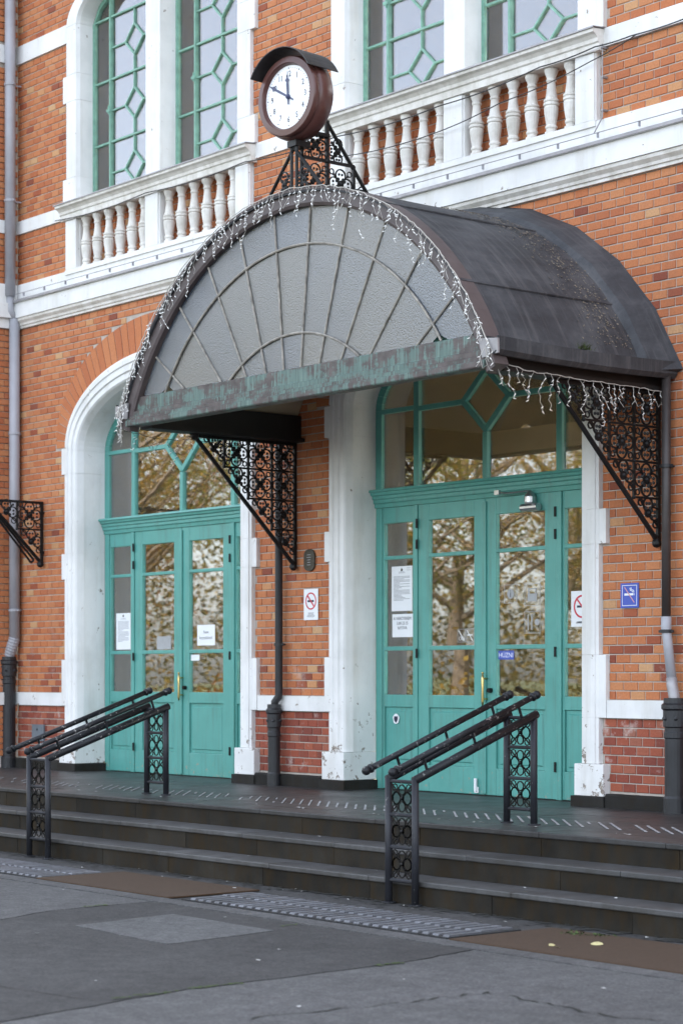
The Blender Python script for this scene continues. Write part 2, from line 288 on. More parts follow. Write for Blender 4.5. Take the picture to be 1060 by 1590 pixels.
# steps: riser stones and tread slabs laid in lengths
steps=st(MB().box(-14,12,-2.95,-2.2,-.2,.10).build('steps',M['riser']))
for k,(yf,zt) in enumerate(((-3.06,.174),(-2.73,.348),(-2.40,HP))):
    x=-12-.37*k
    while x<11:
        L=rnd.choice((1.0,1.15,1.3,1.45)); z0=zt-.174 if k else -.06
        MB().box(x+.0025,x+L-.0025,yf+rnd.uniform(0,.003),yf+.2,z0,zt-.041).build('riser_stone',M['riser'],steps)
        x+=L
    x=-12-.2*k
    while x<11:
        L=rnd.choice((1.2,1.5,1.8)); d=rnd.uniform(-.0015,.0015)
        if k<2: MB().box(x+.0015,x+L-.0015,yf-.016,yf+.345,zt-.04+d,zt+d).build('tread_slab',M['tread'],steps,bevel=.008)
        else: MB().box(x+.0015,x+L-.0015,yf-.016,yf+.32,zt-.04,zt+d).build('tread_slab',M['floor'],steps,bevel=.008)
        x+=L
plat=st(MB().box(-14,12,-2.15,.6,-.2,HP-.02).build('platform',M['mortar']))
y=-2.078
for j in range(5):
    x=-12-.3*(j%2); dy=.42
    while x<9:
        L=.84
        if x>-9.5: MB().box(x+.002,x+L-.002,y+.002,y+dy-.002,HP-.03,HP+rnd.uniform(-.0012,.0012)).build('floor_tile',M['floor'],plat)
        x+=L
    y+=dy
MB().box(-14,12,y,.55,HP-.03,HP-.001).build('floor_edge',M['floor'],plat)
ca_,sa_=math.cos(R(49.5)),math.sin(R(49.5))
x=-7.0
while x<5.2:                                  # worn diagonal grip strips on the platform
    L=rnd.uniform(.55,.72); t0=0
    while t0<L:
        seg=min(rnd.uniform(.1,.5) if x<1 else rnd.uniform(.25,.7),L-t0)
        if seg>.05 and rnd.random()>(.35 if x<-.5 else .06):
            a=Vector((x-sa_*(t0-.3),-1.62+ca_*(t0-.3),HP+.003)); b=a+Vector((-sa_*seg,ca_*seg,0)); q=Vector((ca_,sa_,0))*(.006 if x<0 else .0085)
            up=Vector((0,0,.004)); MB().hexa([a-q,a+q,b+q,b-q,a-q+up,a+q+up,b+q+up,b-q+up]).build('grip_strip',M['strip'],plat)
        t0+=seg+.03
    x+=.125
# ------------------------------------------------------------------ the station building
CX=(-4.91,0.0)                                # bay centres (left door, right door)
XL,XR=-7.88,5.4; TOP=10.6
bld=empty('station_building',(0,1,0),'brick station building with white bands, balustrades and green doors','building')
A_O,B_O,Z_O,A_I,B_I,Z_I=1.82,.94,4.30,1.57,.72,4.24        # door surround: outer and inner ellipse
WA_O,WB_O,WA_I,WB_I,WZ=1.79,.62,1.55,.5,9.19               # upper windows
def arch(cx,a,b,z0,n=28,t0=0,t1=math.pi): return [(cx+a*math.cos(t0+(t1-t0)*i/n),z0+b*math.sin(t0+(t1-t0)*i/n)) for i in range(n+1)]
# mortar bed: vertical strips with the openings left out
xs=sorted(set([XL,XR]+[c+s*v for c in CX for s in (-1,1) for v in (1.7,1.67)]+[c+1.7*math.cos(math.pi*i/24) for c in CX for i in range(25)]))
wm=MB()
def inside(x,c,a): return abs(x-c)<a-1e-6
def atop(x,c,a,b,z0): return z0+b*math.sqrt(max(0,1-((x-c)/a)**2))
for x0,x1 in zip(xs,xs[1:]):
    xm=(x0+x1)/2; op=[c for c in CX if abs(xm-c)<1.7]
    if not op: wm.poly([(x0,.009,.3),(x1,.009,.3),(x1,.009,TOP),(x0,.009,TOP)]); continue
    c=op[0]; za,zb=atop(x0,c,1.7,.83,4.27),atop(x1,c,1.7,.83,4.27)
    wm.poly([(x0,.009,za),(x1,.009,zb),(x1,.009,6.37),(x0,.009,6.37)])
    ua,ub=atop(x0,c,1.7,.56,WZ),atop(x1,c,1.7,.56,WZ)
    wm.poly([(x0,.009,ua),(x1,.009,ub),(x1,.009,TOP),(x0,.009,TOP)])
wm.box(-30,XL-.9,-.5,.0,.0,TOP)               # the wing's plain run out of view
wm.box(XL-.9,XL-.009,-.52,.05,.3,TOP)
wall=wm.build('wall',M['mortar'],bld)
# roof and body behind, so that the building throws its shade
bw=MB().box(-30,-3.6,6.1,6.4,0,12).box(5.2,22,6.1,6.4,0,12)
for z0,z1 in ((0,1.4),(5.3,6.9),(10.0,12)): bw.box(-3.6,5.2,6.1,6.4,z0,z1)  # gaps in the unseen rear wall, added to let daylight into the rooms
for x in (-1.6,.8,3.2): bw.box(x-.25,x+.25,6.1,6.4,1.4,5.3).box(x-.25,x+.25,6.1,6.4,6.9,10.0)
bw.build('rear_wall',M['room'],bld)
MB().box(-30,-29.7,0,6.1,0,12).box(21.7,22,0,6.1,0,12).box(-30,22,-.3,6.4,11.6,12).box(-30,22,.02,.3,TOP,11.6).box(XR,22,.0,.3,0,TOP).build('outer_walls',M['mortar'],bld)
MB().prismx([(-.5,12),(6.8,12),(3.1,14)],-30.3,22.3).build('roof',M['rooftile'],bld)
MB().box(-7.95,-7.9,.3,6.1,.4,11).box(5.35,5.4,.3,6.1,.4,11).box(-7.9,5.35,.36,6.1,5.6,6.2).box(-7.9,5.35,.44,6.1,.4,.5).box(-7.9,5.35,.36,6.1,10.4,10.5).build('interior_wall',M['room'],bld)
# ---- bricks
UB=MB(); e=.06; s1,s2=.5,.5
UB.v=[(-.5,1,-.5),(.5,1,-.5),(.5,1,.5),(-.5,1,.5),(-.5,.35,-.5),(.5,.35,-.5),(.5,.35,.5),(-.5,.35,.5),(-.475,0,-.44),(.475,0,-.44),(.475,0,.44),(-.475,0,.44)]
UB.f=[(0,1,5,4),(1,2,6,5),(2,3,7,6),(3,0,4,7),(4,5,9,8),(5,6,10,9),(6,7,11,10),(7,4,8,11),(8,9,10,11)]
unit=UB.mesh('brick',M['brick']); unitr=UB.mesh('brick',M['rbrick'])
bricks=[]                                      # (matrix-free spec: cx,cz,len,h,tone,red)
def subtract(iv,a,b):
    out=[]
    for p,q in iv:
        if b<=p or a>=q: out.append((p,q))
        else:
            if a>p: out.append((p,a))
            if b<q: out.append((b,q))
    return out
QB=((3.98,4.285),(2.755,3.053),(1.28,1.815))   # quoin block heights of the door surrounds
WQ=((8.31,8.62),(7.13,7.42))
RING=.40
def lay(z0,z1,rows,pitch,red=False):
    h=(z1-z0)/rows
    for r in range(rows):
        za,zb=z0+r*h,z0+(r+1)*h; zm=(za+zb)/2; iv=[(XL+.004,XR)]
        for c in CX:
            if zm<5.9:
                a=A_O+.002
                for q in QB:
                    if q[0]-.01<zm<q[1]+.01: a=1.90
                if zm<.9: a=1.90
                if zm>Z_O:
                    k=(zb-Z_O)/(B_O+RING); k2=(za-Z_O)/(B_O+RING)
                    a=(A_O+RING*.62)*math.sqrt(max(0,1-k2*k2)) if k2<1 else 0
                    if zm<Z_O+.28: a=max(a,A_O)
                if a>0: iv=subtract(iv,c-a,c+a)
            if zm>7.1:
                a=WA_O+.002
                for q in WQ:
                    if q[0]-.01<zm<q[1]+.01: a=1.87
                if zm>WZ: k=(za-WZ)/WB_O; a=WA_O*math.sqrt(max(0,1-k*k)) if k<1 else 0
                if a>0: iv=subtract(iv,c-a,c+a)
            elif 6.3<zm<7.0: iv=subtract(iv,c-1.80,c-1.55); iv=subtract(iv,c+1.55,c+1.80)
        off=(r%2)*.5*pitch+rnd.uniform(-.008,.008)
        for a,b in iv:
            k=math.floor((a-off)/pitch)
            while True:
                p=off+k*pitch; q=p+pitch; k+=1
                if p>=b: break
                p2,q2=max(p,a),min(q,b)
                if q2-p2<.03: continue
                tone=rnd.random(); zz=zm
                if not red:
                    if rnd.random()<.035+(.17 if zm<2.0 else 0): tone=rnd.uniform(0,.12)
                    elif rnd.random()<.05: tone=rnd.uniform(.93,1)
                    else: tone=rnd.uniform(.22,.85)
                rec=.11 if (6.37<zm<6.95 and any(abs((p2+q2)/2-c)<1.56 for c in CX)) else 0
                bricks.append(((p2+q2)/2,zm,q2-p2-.0095,h-.0095,tone,red,rec))
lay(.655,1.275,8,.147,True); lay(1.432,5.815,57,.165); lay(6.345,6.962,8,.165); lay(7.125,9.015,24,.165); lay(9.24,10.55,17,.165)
def px(x,y,z):
    X,Y=x-CAMX,y-CAMY; Z=-math.sin(YAW)*X+math.cos(YAW)*Y; return 530+FPX*(math.cos(YAW)*X+math.sin(YAW)*Y)/Z,1047+FPX*(CAMZ-z)/Z,Z
def inframe(b):
    u,v,Z=px(b[0],0,b[1]); 
    if not(-5<u<1065 and -5<v<1595): return False
    return not (abs(b[0]-.05)<2.6 and 3.9<b[1]<5.0)
bricks.sort(key=lambda b:(not inframe(b),px(b[0],0,b[1])[2]))
rest={}
for i,(bx,bz,L,h,tone,red,rec) in enumerate(bricks):
    dy=rnd.uniform(-.0015,.0015)
    if i<300:
        o=bpy.data.objects.new('brick',unitr if red else unit); o.location=(bx,dy+rec,bz); o.scale=(L,.02,h); o['tone']=tone; link(o,wall)
    else:
        mb,tn=rest.setdefault(red,(MB(),[])); n=len(mb.v)
        mb.v+=[(bx+x*L,dy+rec+y*.02,bz+z*h) for x,y,z in UB.v]; mb.f+=[tuple(n+j for j in f) for f in UB.f]; tn+=[tone]*len(UB.f)
# bricks of the wing's return (faces +x) join the far mass
mb,tn=rest[False]; y0=-.52
for r in range(130):
    z=.7+r*.0769
    if any(a<z<b for a,b in ((1.24,1.46),(5.78,6.36),(6.93,7.14),(8.99,9.26))): continue
    for j in range(-1,4):
        a=max(-.52,y0+(j+(r%2)*.5)*.165); b=min(-.0,y0+(j+1+(r%2)*.5)*.165)
        if b-a<.03: continue
        n=len(mb.v); mb.v+=[(XL+.011-.02*y,(a+b)/2+x*(b-a-.009),z+zz*.0675) for x,y,zz in UB.v]; mb.f+=[tuple(n+k for k in f) for f in UB.f]; tn+=[rnd.uniform(.2,.85)]*len(UB.f)
# arch rings of radial bricks over the doors
for c in CX:
    n_=44
    for i in range(n_):
        g0,g1=math.pi*(i+.06)/n_,math.pi*(i+.94)/n_; tone=rnd.uniform(.25,.7) if rnd.random()>.07 else rnd.uniform(.86,.95)
        pts=[]
        for g,k in ((g0,0),(g0,1),(g1,1),(g1,0)):
            ox,oz=c+A_O*math.cos(g),Z_O+B_O*math.sin(g); nx,nz=math.cos(g)/A_O,math.sin(g)/B_O; l=math.hypot(nx,nz); d=.004+k*(RING*(.62+.38*math.sin(g)))
            pts.append((ox+nx/l*d,oz+nz/l*d))
        if pts[0][1]<Z_O+.03: continue
        n=len(mb.v); mb.v+=[(a,.0,b) for a,b in pts]+[(a,.018,b) for a,b in pts]
        fs=[(0,3,2,1),(0,1,5,4),(1,2,6,5),(2,3,7,6),(3,0,4,7)]; mb.f+=[tuple(n+k for k in f) for f in fs]; tn+=[tone]*5
for red,(mb,tn) in rest.items():
    me=mb.mesh('brickwork',M['rbricks' if red else 'bricks']); at=me.attributes.new('tone','FLOAT','FACE'); at.data.foreach_set('value',tn)
    o=bpy.data.objects.new('brickwork',me); link(o,wall); tag(o,kind='stuff')
# ---- white bands and cornice
def hband(name,z0,z1,prof,mat='white',x0=XL,x1=XR,holes=()):
    iv=[(x0,x1)]
    for a,b in holes: iv=subtract(iv,a,b)
    for a,b in iv: MB().prismx(prof,a,b).build(name,M[mat],bld)
def rect(y,z0,z1): return [(y,z0),(.02,z0),(.02,z1),(y,z1)]
dh=[(c-1.82-.004,c+1.82+.004) for c in CX]; wh=[(c-1.79-.004,c+1.79+.004) for c in CX]
hband('string_course',0,0,rect(-.03,1.28,1.43),holes=[(a-.078,b+.078) for a,b in dh])
hband('wall_band',0,0,rect(-.022,6.965,7.12),holes=wh)
hband('wall_band',0,0,rect(-.022,9.02,9.236),holes=wh)
hband('cornice_base',0,0,[(-.03,5.818),(.02,5.818),(.02,5.935),(-.085,5.935),(-.08,5.905),(-.05,5.875),(-.045,5.85),(-.03,5.845)],'wstone')
hband('cornice_fascia',0,0,rect(-.10,5.938,6.115))
hband('cornice_lip',0,0,[(-.125,6.117),(-.10,6.117),(.02,6.117),(.02,6.345),(-.045,6.345),(-.045,6.165),(-.125,6.137)])
hband('lead_flashing',0,0,[(-.135,6.118),(-.128,6.118),(-.128,6.140),(-.048,6.168),(-.048,6.174),(-.135,6.146)],'flash')
W0=XL-.0
for a,b,yy in ((1.28,1.43,.03),(6.965,7.12,.022),(9.02,9.236,.022),(5.818,5.935,.05),(5.938,6.115,.10),(6.117,6.345,.07)):
    MB().box(XL+.001,XL+yy,-.52-yy,-.101 if yy>.09 else -.05,a,b).build('wing_band',M['white'],bld)
for a,b in ((XL,-6.82),(-3.0,-1.92),(1.92,XR)):
    k=max(1,int((b-a)/1.2))
    for i in range(k): MB().prismx([(-.075,.40),(.02,.40),(.02,.64),(-.06,.64),(-.075,.625)],a+(b-a)*i/k+.0015,a+(b-a)*(i+1)/k-.0015).build('plinth',M['blackstone'],bld)
for c in CX:
    for s in (-1,1):
        a,b=sorted((c+s*1.53,c+s*1.918)); MB().box(a,b,-.09,.345,.40,.612).build('plinth_block',M['blackstone'],bld,bevel=.004)
# ---- door and window surrounds
PROF=[(0,.02),(0,-.042),(.10,-.05),(.12,-.062),(.30,-.062),(.34,-.048),(.58,-.048),(.62,-.03),(.84,-.03),(.90,-.012),(1,.06),(1,.36)]
def surround(cx,ao,bo,zo,ai,bi,zi,joints,blocks,name,prof=PROF,basez=None):
    core=MB(); n=26
    def sec(g,dx=0,dy=0):
        if g is None: return None
        o=(cx+ao*math.cos(g),zo+bo*math.sin(g)); i=(cx+(ai+dx)*math.cos(g),zi+(bi+dx)*math.sin(g))
        return [(o[0]+(i[0]-o[0])*t,y+dy,o[1]+(i[1]-o[1])*t) for t,y in prof]
    def arcpiece(mb,g0,g1,k):
        base=len(mb.v); P=len(prof)
        for j in range(k+1): mb.v+=sec(g0+(g1-g0)*j/k)
        for j in range(k):
            for q in range(P-1): a=base+j*P+q; mb.f.append((a,a+1,a+P+1,a+P))
        mb.f.append(tuple(base+q for q in range(P-1,-1,-1))); mb.f.append(tuple(base+k*P+q for q in range(P)))
    root=None
    secs=[[(cx+(ao-.008+(ai-ao+.014)*t),y+.007,joints[0]) for t,y in prof]]
    for j in range(n+1):
        g=math.pi*j/n; o_=(cx+(ao-.008)*math.cos(g),zo+(bo-.008)*math.sin(g)); i_=(cx+(ai+.006)*math.cos(g),zi+(bi+.006)*math.sin(g)); secs.append([(o_[0]+(i_[0]-o_[0])*t,y+.007,o_[1]+(i_[1]-o_[1])*t) for t,y in prof])
    secs.append([(cx-(ao-.008+(ai-ao+.014)*t),y+.007,joints[0]) for t,y in prof]); P=len(prof)
    for q in secs: core.v+=q
    core.f=[(j*P+q,j*P+q+1,j*P+P+q+1,j*P+P+q) for j in range(len(secs)-1) for q in range(P-1)]
    root=core.build(name,M['white'],bld)
    for s in (-1,1):
        for z0,z1 in zip(joints,joints[1:]):
            m=MB(); pts=[(cx+s*(ao+(ai-ao)*t),y) for t,y in prof]; P=len(pts); top=z1-.002
            m.v=[(a,y,z0+.002) for a,y in pts]+[(a,y,top) for a,y in pts]; m.f=[(q,q+1,P+q+1,P+q) for q in range(P-1)]+[tuple(range(P-1,-1,-1)),tuple(range(P,2*P))]
            m.build('jamb_stone',M['white'],root)
        for z0,z1 in blocks:
            a,b=sorted((cx+s*(ao-.02),cx+s*(ao+.078))); MB().box(a,b,-.040,.02,z0,z1).build('quoin_block',M['white'],root,bevel=.004)
        if basez:
            a,b=sorted((cx+s*(ai-.012),cx+s*(ao+.078))); MB().box(a,b,-.072,.345,basez[0],basez[1]).build('base_block',M['white'],root,bevel=.006)
    k=5
    for j in range(k):
        m=MB(); arcpiece(m,math.pi*j/k+.0012,math.pi*(j+1)/k-.0012,8); m.build('arch_stone',M['white'],root)
    return root
for c in CX:
    surround(c,A_O,B_O,Z_O,A_I,B_I,Z_I,[.888,1.28,1.815,2.755,3.053,3.98,4.24],QB,'door_surround',basez=(.614,.886))
    surround(c,WA_O,WB_O,WZ,WA_I,WB_I,WZ,[6.3,7.13,7.42,8.31,8.62,9.19],WQ,'window_surround',[(0,.02),(0,-.04),(.06,-.045),(.9,-.045),(1,.0),(1,.22)])
# ---- entrance doors
YF=.34
def pane(poly,y,parent,mat='glass',name='pane'):
    cx=sum(p[0] for p in poly)/len(poly); cz=sum(p[1] for p in poly)/len(poly)
    me=MB().prism([(a-cx,b-cz) for a,b in poly],-.002,.002).mesh(name,M[mat]); o=bpy.data.objects.new(name,me); o.location=(cx,y,cz)
    o.rotation_euler=(R(rnd.uniform(-.14,.14)),0,R(rnd.uniform(-.22,.22))); link(o,parent); return o
def bar(mb,p,q,wd,y0,y1):
    (x0,z0),(x1,z1)=p,q; l=math.hypot(x1-x0,z1-z0); nx,nz=-(z1-z0)/l*wd/2,(x1-x0)/l*wd/2
    mb.prism([(x0+nx,z0+nz),(x0-nx,z0-nz),(x1-nx,z1-nz),(x1+nx,z1+nz)],y0,y1)
def rectp(a,b,c,d): return [(a,c),(b,c),(b,d),(a,d)]
TZ=3.46
def door(cx,label):
    fr=MB(); ai,bi=A_I,B_I
    # frame posts below the transom, then arched head above
    for s in (-1,1):
        a,b=sorted((cx+s*1.56,cx+s*1.47)); fr.box(a,b,YF,YF+.08,HP,3.28)
        a,b=sorted((cx+s*1.0,cx+s*.935)); fr.box(a,b,YF-.008,YF+.08,HP,3.28)
        a,b=sorted((cx+s*1.0,cx+s*.93)); fr.box(a,b,YF,YF+.08,3.462,atop(s*.93,0,ai,bi,Z_I)-.06)
    fr.box(cx-.03,cx+.03,YF,YF+.07,3.462,3.90)
    D=[(0,3.92),(.31,4.21),(0,4.49),(-.31,4.21)]
    for i in range(4): p,q=D[i],D[(i+1)%4]; bar(fr,(cx+p[0],p[1]),(cx+q[0],q[1]),.055,YF+.002+.001*i,YF+.065)
    bar(fr,(cx,4.49),(cx,4.95),.05,YF+.004,YF+.06)
    for s in (-1,1): bar(fr,(cx+s*.31,4.21),(cx+s*.94,4.21),.05,YF+.006,YF+.06); bar(fr,(cx+s*1.0,4.225),(cx+s*1.5,4.225),.045,YF+.006,YF+.06)
    n=30
    for i in range(n):
        g0,g1=math.pi*i/n,math.pi*(i+1)/n
        P=[(cx+(ai+.01)*math.cos(g),Z_I+(bi+.01)*math.sin(g)) for g in (g0,g1)]+[(cx+(ai-.085)*math.cos(g),Z_I+(bi-.085)*math.sin(g)) for g in (g1,g0)]
        fr.prism(P,YF+.008,YF+.07)
    for s in (-1,1): a,b=sorted((cx+s*1.575,cx+s*1.485)); fr.box(a,b,YF+.008,YF+.07,3.462,Z_I)
    d=fr.build('entrance_door',M['teal'],bld,bevel=.006); tag(d,label)
    MB().prismx([(.26,3.455),(.255,3.435),(.275,3.43),(.28,3.405),(.30,3.395),(.30,3.37),(.315,3.36),(.315,3.33),(.33,3.32),(.335,3.282),(.42,3.282),(.42,3.46),(.27,3.46)],cx-1.585,cx+1.585).build('transom',M['teal'],d)
    rows=[(1.45,1.88),(1.92,2.77),(2.805,3.125)]
    def fill(x0,x1,wd,y,nm,topz):
        f=MB(); a,b=x0+wd[0],x1-wd[1]
        f.box(x0,a,y,y+.045,HP+.008,topz); f.box(b,x1,y,y+.045,HP+.008,topz)
        for z0,z1 in ((HP+.008,.78),(1.33,1.45),(1.88,1.92),(2.77,2.805),(3.125,topz)): f.box(a,b,y+.001,y+.044,z0,z1)
        f.box(a,b,y+.022,y+.035,.78,1.33)
        lf=f.build(nm,M['teal'],d,bevel=.005)
        p=MB(); i0,i1=a+.035,b-.035
        p.hexa([(i0,y+.022,.815),(i1,y+.022,.815),(i1,y+.022,1.295),(i0,y+.022,1.295),(i0+.012,y+.011,.827),(i1-.012,y+.011,.827),(i1-.012,y+.011,1.283),(i0+.012,y+.011,1.283)])
        p.build('door_panel',M['teal'],d)
        for z0,z1 in rows: pane(rectp(a-.004,b+.004,z0-.004,z1+.004),y+.028,d)
    fill(cx-.933,cx-.003,(.15,.145),YF+.006,'door_leaf',3.2812); fill(cx+.003,cx+.933,(.145,.15),YF+.006,'door_leaf',3.2812)
    fill(cx-1.469,cx-1.001,(.022,.022),YF+.012,'sidelight',3.2812); fill(cx+1.001,cx+1.469,(.022,.022),YF+.012,'sidelight',3.2812)
    box('meeting_stile',M['teal'],d,cx-.028,cx+.028,YF-.012,YF+.004,HP+.02,3.25,bevel=.004)
    box('threshold',M['blackstone'],d,cx-1.56,cx+1.56,YF-.02,YF+.1,HP-.02,HP+.006)
    # transom panes
    def clip(poly):                           # cut a polygon with the arch by walking its top edge
        return poly
    ar=lambda x:atop(x,0,ai-.07,bi-.07,Z_I)
    for s in (-1,1):
        def ps(l): l=[(cx+s*a,b) for a,b in l]; return l if s>0 else l[::-1]
        pane(ps([(1.0,3.46),(1.5,3.46),(1.5,4.22),(1.0,4.22)]),YF+.03,d)
        xs_=[1.49-.49*i/8 for i in range(9)]; pane(ps([(1.0,4.22),(1.49,4.22)]+[(x,max(4.23,ar(x))) for x in xs_]),YF+.03,d)
        pane(ps([(0,3.46),(.94,3.46),(.94,4.21),(.31,4.21),(0,3.92)]),YF+.03,d)
        xs_=[.94-.94*i/10 for i in range(11)]; pane(ps([(0,4.49),(.31,4.21),(.94,4.21)]+[(x,ar(x)) for x in xs_]),YF+.03,d)
    pane([(cx+a,b) for a,b in D],YF+.03,d)
    for s in (-1,1):
        for z in (3.10,2.90,1.85,.82): MB().tube([(cx+s*.934,YF-.016,z-.045),(cx+s*.934,YF-.016,z+.045)],.012,8).build('hinge',M['iron'],d,smooth=False)
    h=MB(); y=YF-.055; xh=cx+.035
    h.tube([(xh,y,1.36),(xh,y,1.40),(xh,y,1.50),(xh,y,1.60),(xh,y,1.65)],[.008,.014,.011,.015,.007],10); h.tube([(xh,y,1.42),(xh,YF+.004,1.42)],.008,8); h.tube([(xh,y,1.61),(xh,YF+.004,1.61)],.008,8); h.ball((xh,y,1.66),.013)
    h.build('door_handle',M['brass'],d,smooth=True)
    MB().tube([(xh+.05,YF+.004,1.50),(xh+.05,YF-.035,1.50)],[.024,.02],10).build('lock_knob',M['iron'],d)
    return d
door(CX[0],'paler green double door with sidelights and arched fanlight'); dr=door(CX[1],'green double door beneath the canopy')
c_=MB().tube([(.545,.295,3.155),(.755,.295,3.155)],.036,12); c_.lathe([(.052,3.185),(.056,3.20),(.054,3.25),(.04,3.275),(.02,3.30),(.01,3.31)],.65,.295,14); c_.tube([(.65,.29,3.305),(.40,.27,3.30),(.28,.262,3.31)],.008,6).box(.24,.30,.235,.262,3.29,3.33)
c_.build('door_closer',M['silver'],dr)
MB().tube([(-.10,YF-.02,.56),(-.10,YF-.02,.68)],.016,8).box(-.125,-.075,YF-.012,YF-.001,.545,.60).build('door_bolt',M['paper'],dr)
MB().prism([(-1.27+.045*math.cos(g)*(1+.12*math.sin(5*g)),1.215+.05*math.sin(g)) for g in [i*math.pi/10 for i in range(20)]],YF+.012,YF+.0165).build('round_sticker',M['paper'],dr)
MB().prism([(-1.27+.028*math.cos(g),1.215+.03*math.sin(g)*(1+.3*math.sin(3*g))) for g in [i*math.pi/8 for i in range(16)]],YF+.009,YF+.013).build('sticker_mark',M['ink'],dr)
# ---- upper windows
def window(cx):
    fr=MB(); y0,y1=.17,.22; w=None; bars=[]
    panes=[]
    for s in (-1,1):
        a,b=(cx-1.55,cx-.14) if s<0 else (cx+.14,cx+1.55)
        ztop=lambda x:atop(x-cx,0,1.55,.5,WZ)
        fr.box(a,a+.036,y0,y1,6.3,ztop(a)+.0); fr.box(b-.05,b,y0,y1,6.3,ztop(b))
        n=10
        for i in range(n):
            p,q=a+(b-a)*i/n,a+(b-a)*(i+1)/n; fr.prism([(p,ztop(p)-.06),(q,ztop(q)-.06),(q,ztop(q)+.01),(p,ztop(p)+.01)],y0+.001,y1-.001)
        xb=a+.37; fr.box(xb-.013,xb+.013,y0-.006,y1,6.3,ztop(xb)-.05); fr.box(b-.10,b-.075,y0-.004,y1,6.3,ztop(b-.1)-.05)
        xm=(xb+b-.08)/2; Z=[6.33,7.05,7.77,8.49,9.21,9.9]
        for z0,z1 in zip(Z,Z[1:]):
            zt=min(z1,ztop(xm)-.05); 
            bar(fr,(a+.05,z0),(b-.075,z0),.021,y0+.003,y1-.01)
            zm=(z0+z1)/2
            if zm>ztop(xm)-.3: 
                panes.append(rectp(a+.05,b-.05,z0,z0+.35)); continue
            hw,hh=.185,.175
            dp=[(xm,zm-hh),(xm+hw,zm),(xm,zm+hh),(xm-hw,zm)]
            for i in range(4): bar(fr,dp[i],dp[(i+1)%4],.0185,y0+.005+.0012*i,y1-.012)
            bar(fr,(xm,z0+.017),(xm,zm-hh),.0165,y0+.007,y1-.012); bar(fr,(xm,zm+hh),(xm,z1-.017),.0165,y0+.007,y1-.012)
            bar(fr,(xb+.022,zm),(xm-hw,zm),.0165,y0+.007,y1-.012); bar(fr,(xm+hw,zm),(b-.1,zm),.0165,y0+.007,y1-.012)
            R_=b-.08
            panes+=[rectp(a+.04,xb,z0,z1),dp,[(xb,z0),(xm,z0),(xm,zm-hh),(xm-hw,zm),(xb,zm)],[(xm,z0),(R_,z0),(R_,zm),(xm+hw,zm),(xm,zm-hh)],[(xb,zm),(xm-hw,zm),(xm,zm+hh),(xm,z1),(xb,z1)],[(xm,zm+hh),(xm+hw,zm),(R_,zm),(R_,z1),(xm,z1)],rectp(R_,b-.04,z0,z1)]
        bars.append((xb,8.12))
    w=fr.build('upper_window',M['winteal'],bld)
    for p in panes: pane(p,.20,w,'upglass')
    for xb,z in bars: MB().box(xb-.05,xb+.02,.15,.165,z,z+.03).tube([(xb-.01,.155,z-.03),(xb-.01,.155,z+.07)],.009,6).build('window_catch',M['winteal'],w)
    m=MB().prism([(cx-.14,6.3),(cx+.14,6.3),(cx+.14,9.75),(cx-.14,9.75)],-.04,.24).build('mullion_pier',M['white'],bld,bevel=.006)
M['upglass']=m_glass('upper_window_glass',.045,(.80,.82,.84)); M['winteal']=m_simple('pale_green_window_paint',(.17,.35,.27),.5,0,.25,12,.1)
for c in CX: window(c)
# ---- blind balustrades
bal=MB().lathe([(.058,0),(.058,.025),(.046,.032),(.044,.05),(.053,.06),(.053,.075),(.044,.085),(.050,.12),(.060,.18),(.066,.235),(.058,.25),(.070,.258),(.070,.275),(.058,.283),(.068,.292),(.068,.305),(.054,.315),(.046,.36),(.038,.43),(.037,.46),(.045,.468),(.045,.482),(.038,.49),(.046,.515),(.058,.54),(.062,.555),(.062,.575)],0,0,16).mesh('baluster',M['wstone'],False)
for c in CX:
    m=MB().box(c-1.79,c+1.79,-.062,.10,6.30,6.352)
    bs=m.build('balustrade',M['white'],bld)
    for a,b in ((-1.78,-1.555),(-.125,.125),(1.555,1.78)): box('pedestal',M['white'],bs,c+a,c+b,-.06,.10,6.353,6.928,bevel=.006)
    cp=[(.02,6.93),(-.075,6.93),(-.08,6.99),(-.095,7.0),(-.10,7.03),(-.125,7.055),(-.155,7.07),(-.16,7.10),(.02,7.118)]
    MB().prismx(cp,c-1.86,c+1.86).box(c-1.80,c+1.80,.02,.17,6.93,7.10).build('balustrade_cap',M['wstone'],bs)
    MB().prismx([(-.172,7.098),(-.166,7.096),(-.163,7.106),(.02,7.124),(.02,7.130),(-.172,7.112)],c-1.875,c+1.875).build('cap_flashing',M['flash'],bs)
    MB().poly([(c-1.56,.121,6.3),(c+1.56,.121,6.3),(c+1.56,.121,6.95),(c-1.56,.121,6.95)]).build('recess_back',M['mortar'],bs)
    for s in (-1,1):
        for i in range(6):
            o=bpy.data.objects.new('baluster',bal); o.location=(c+s*(.125+1.43*(i+.5)/6),.015,6.353); o.rotation_euler=(0,0,rnd.uniform(0,6)); link(o,bs)
# ------------------------------------------------------------------ canopy
KX,KZ,KR,KY=.05,2.975,2.79,-1.95
can=empty('canopy',(KX,-1,4),'dark barrel-vaulted entrance canopy with rippled glass fan and copper beam','canopy')
def arc(r,g): return KX+r*math.cos(g),KZ+r*math.sin(g)
gE=math.asin((4.20-KZ)/KR)                     # where the sheet meets the gutter
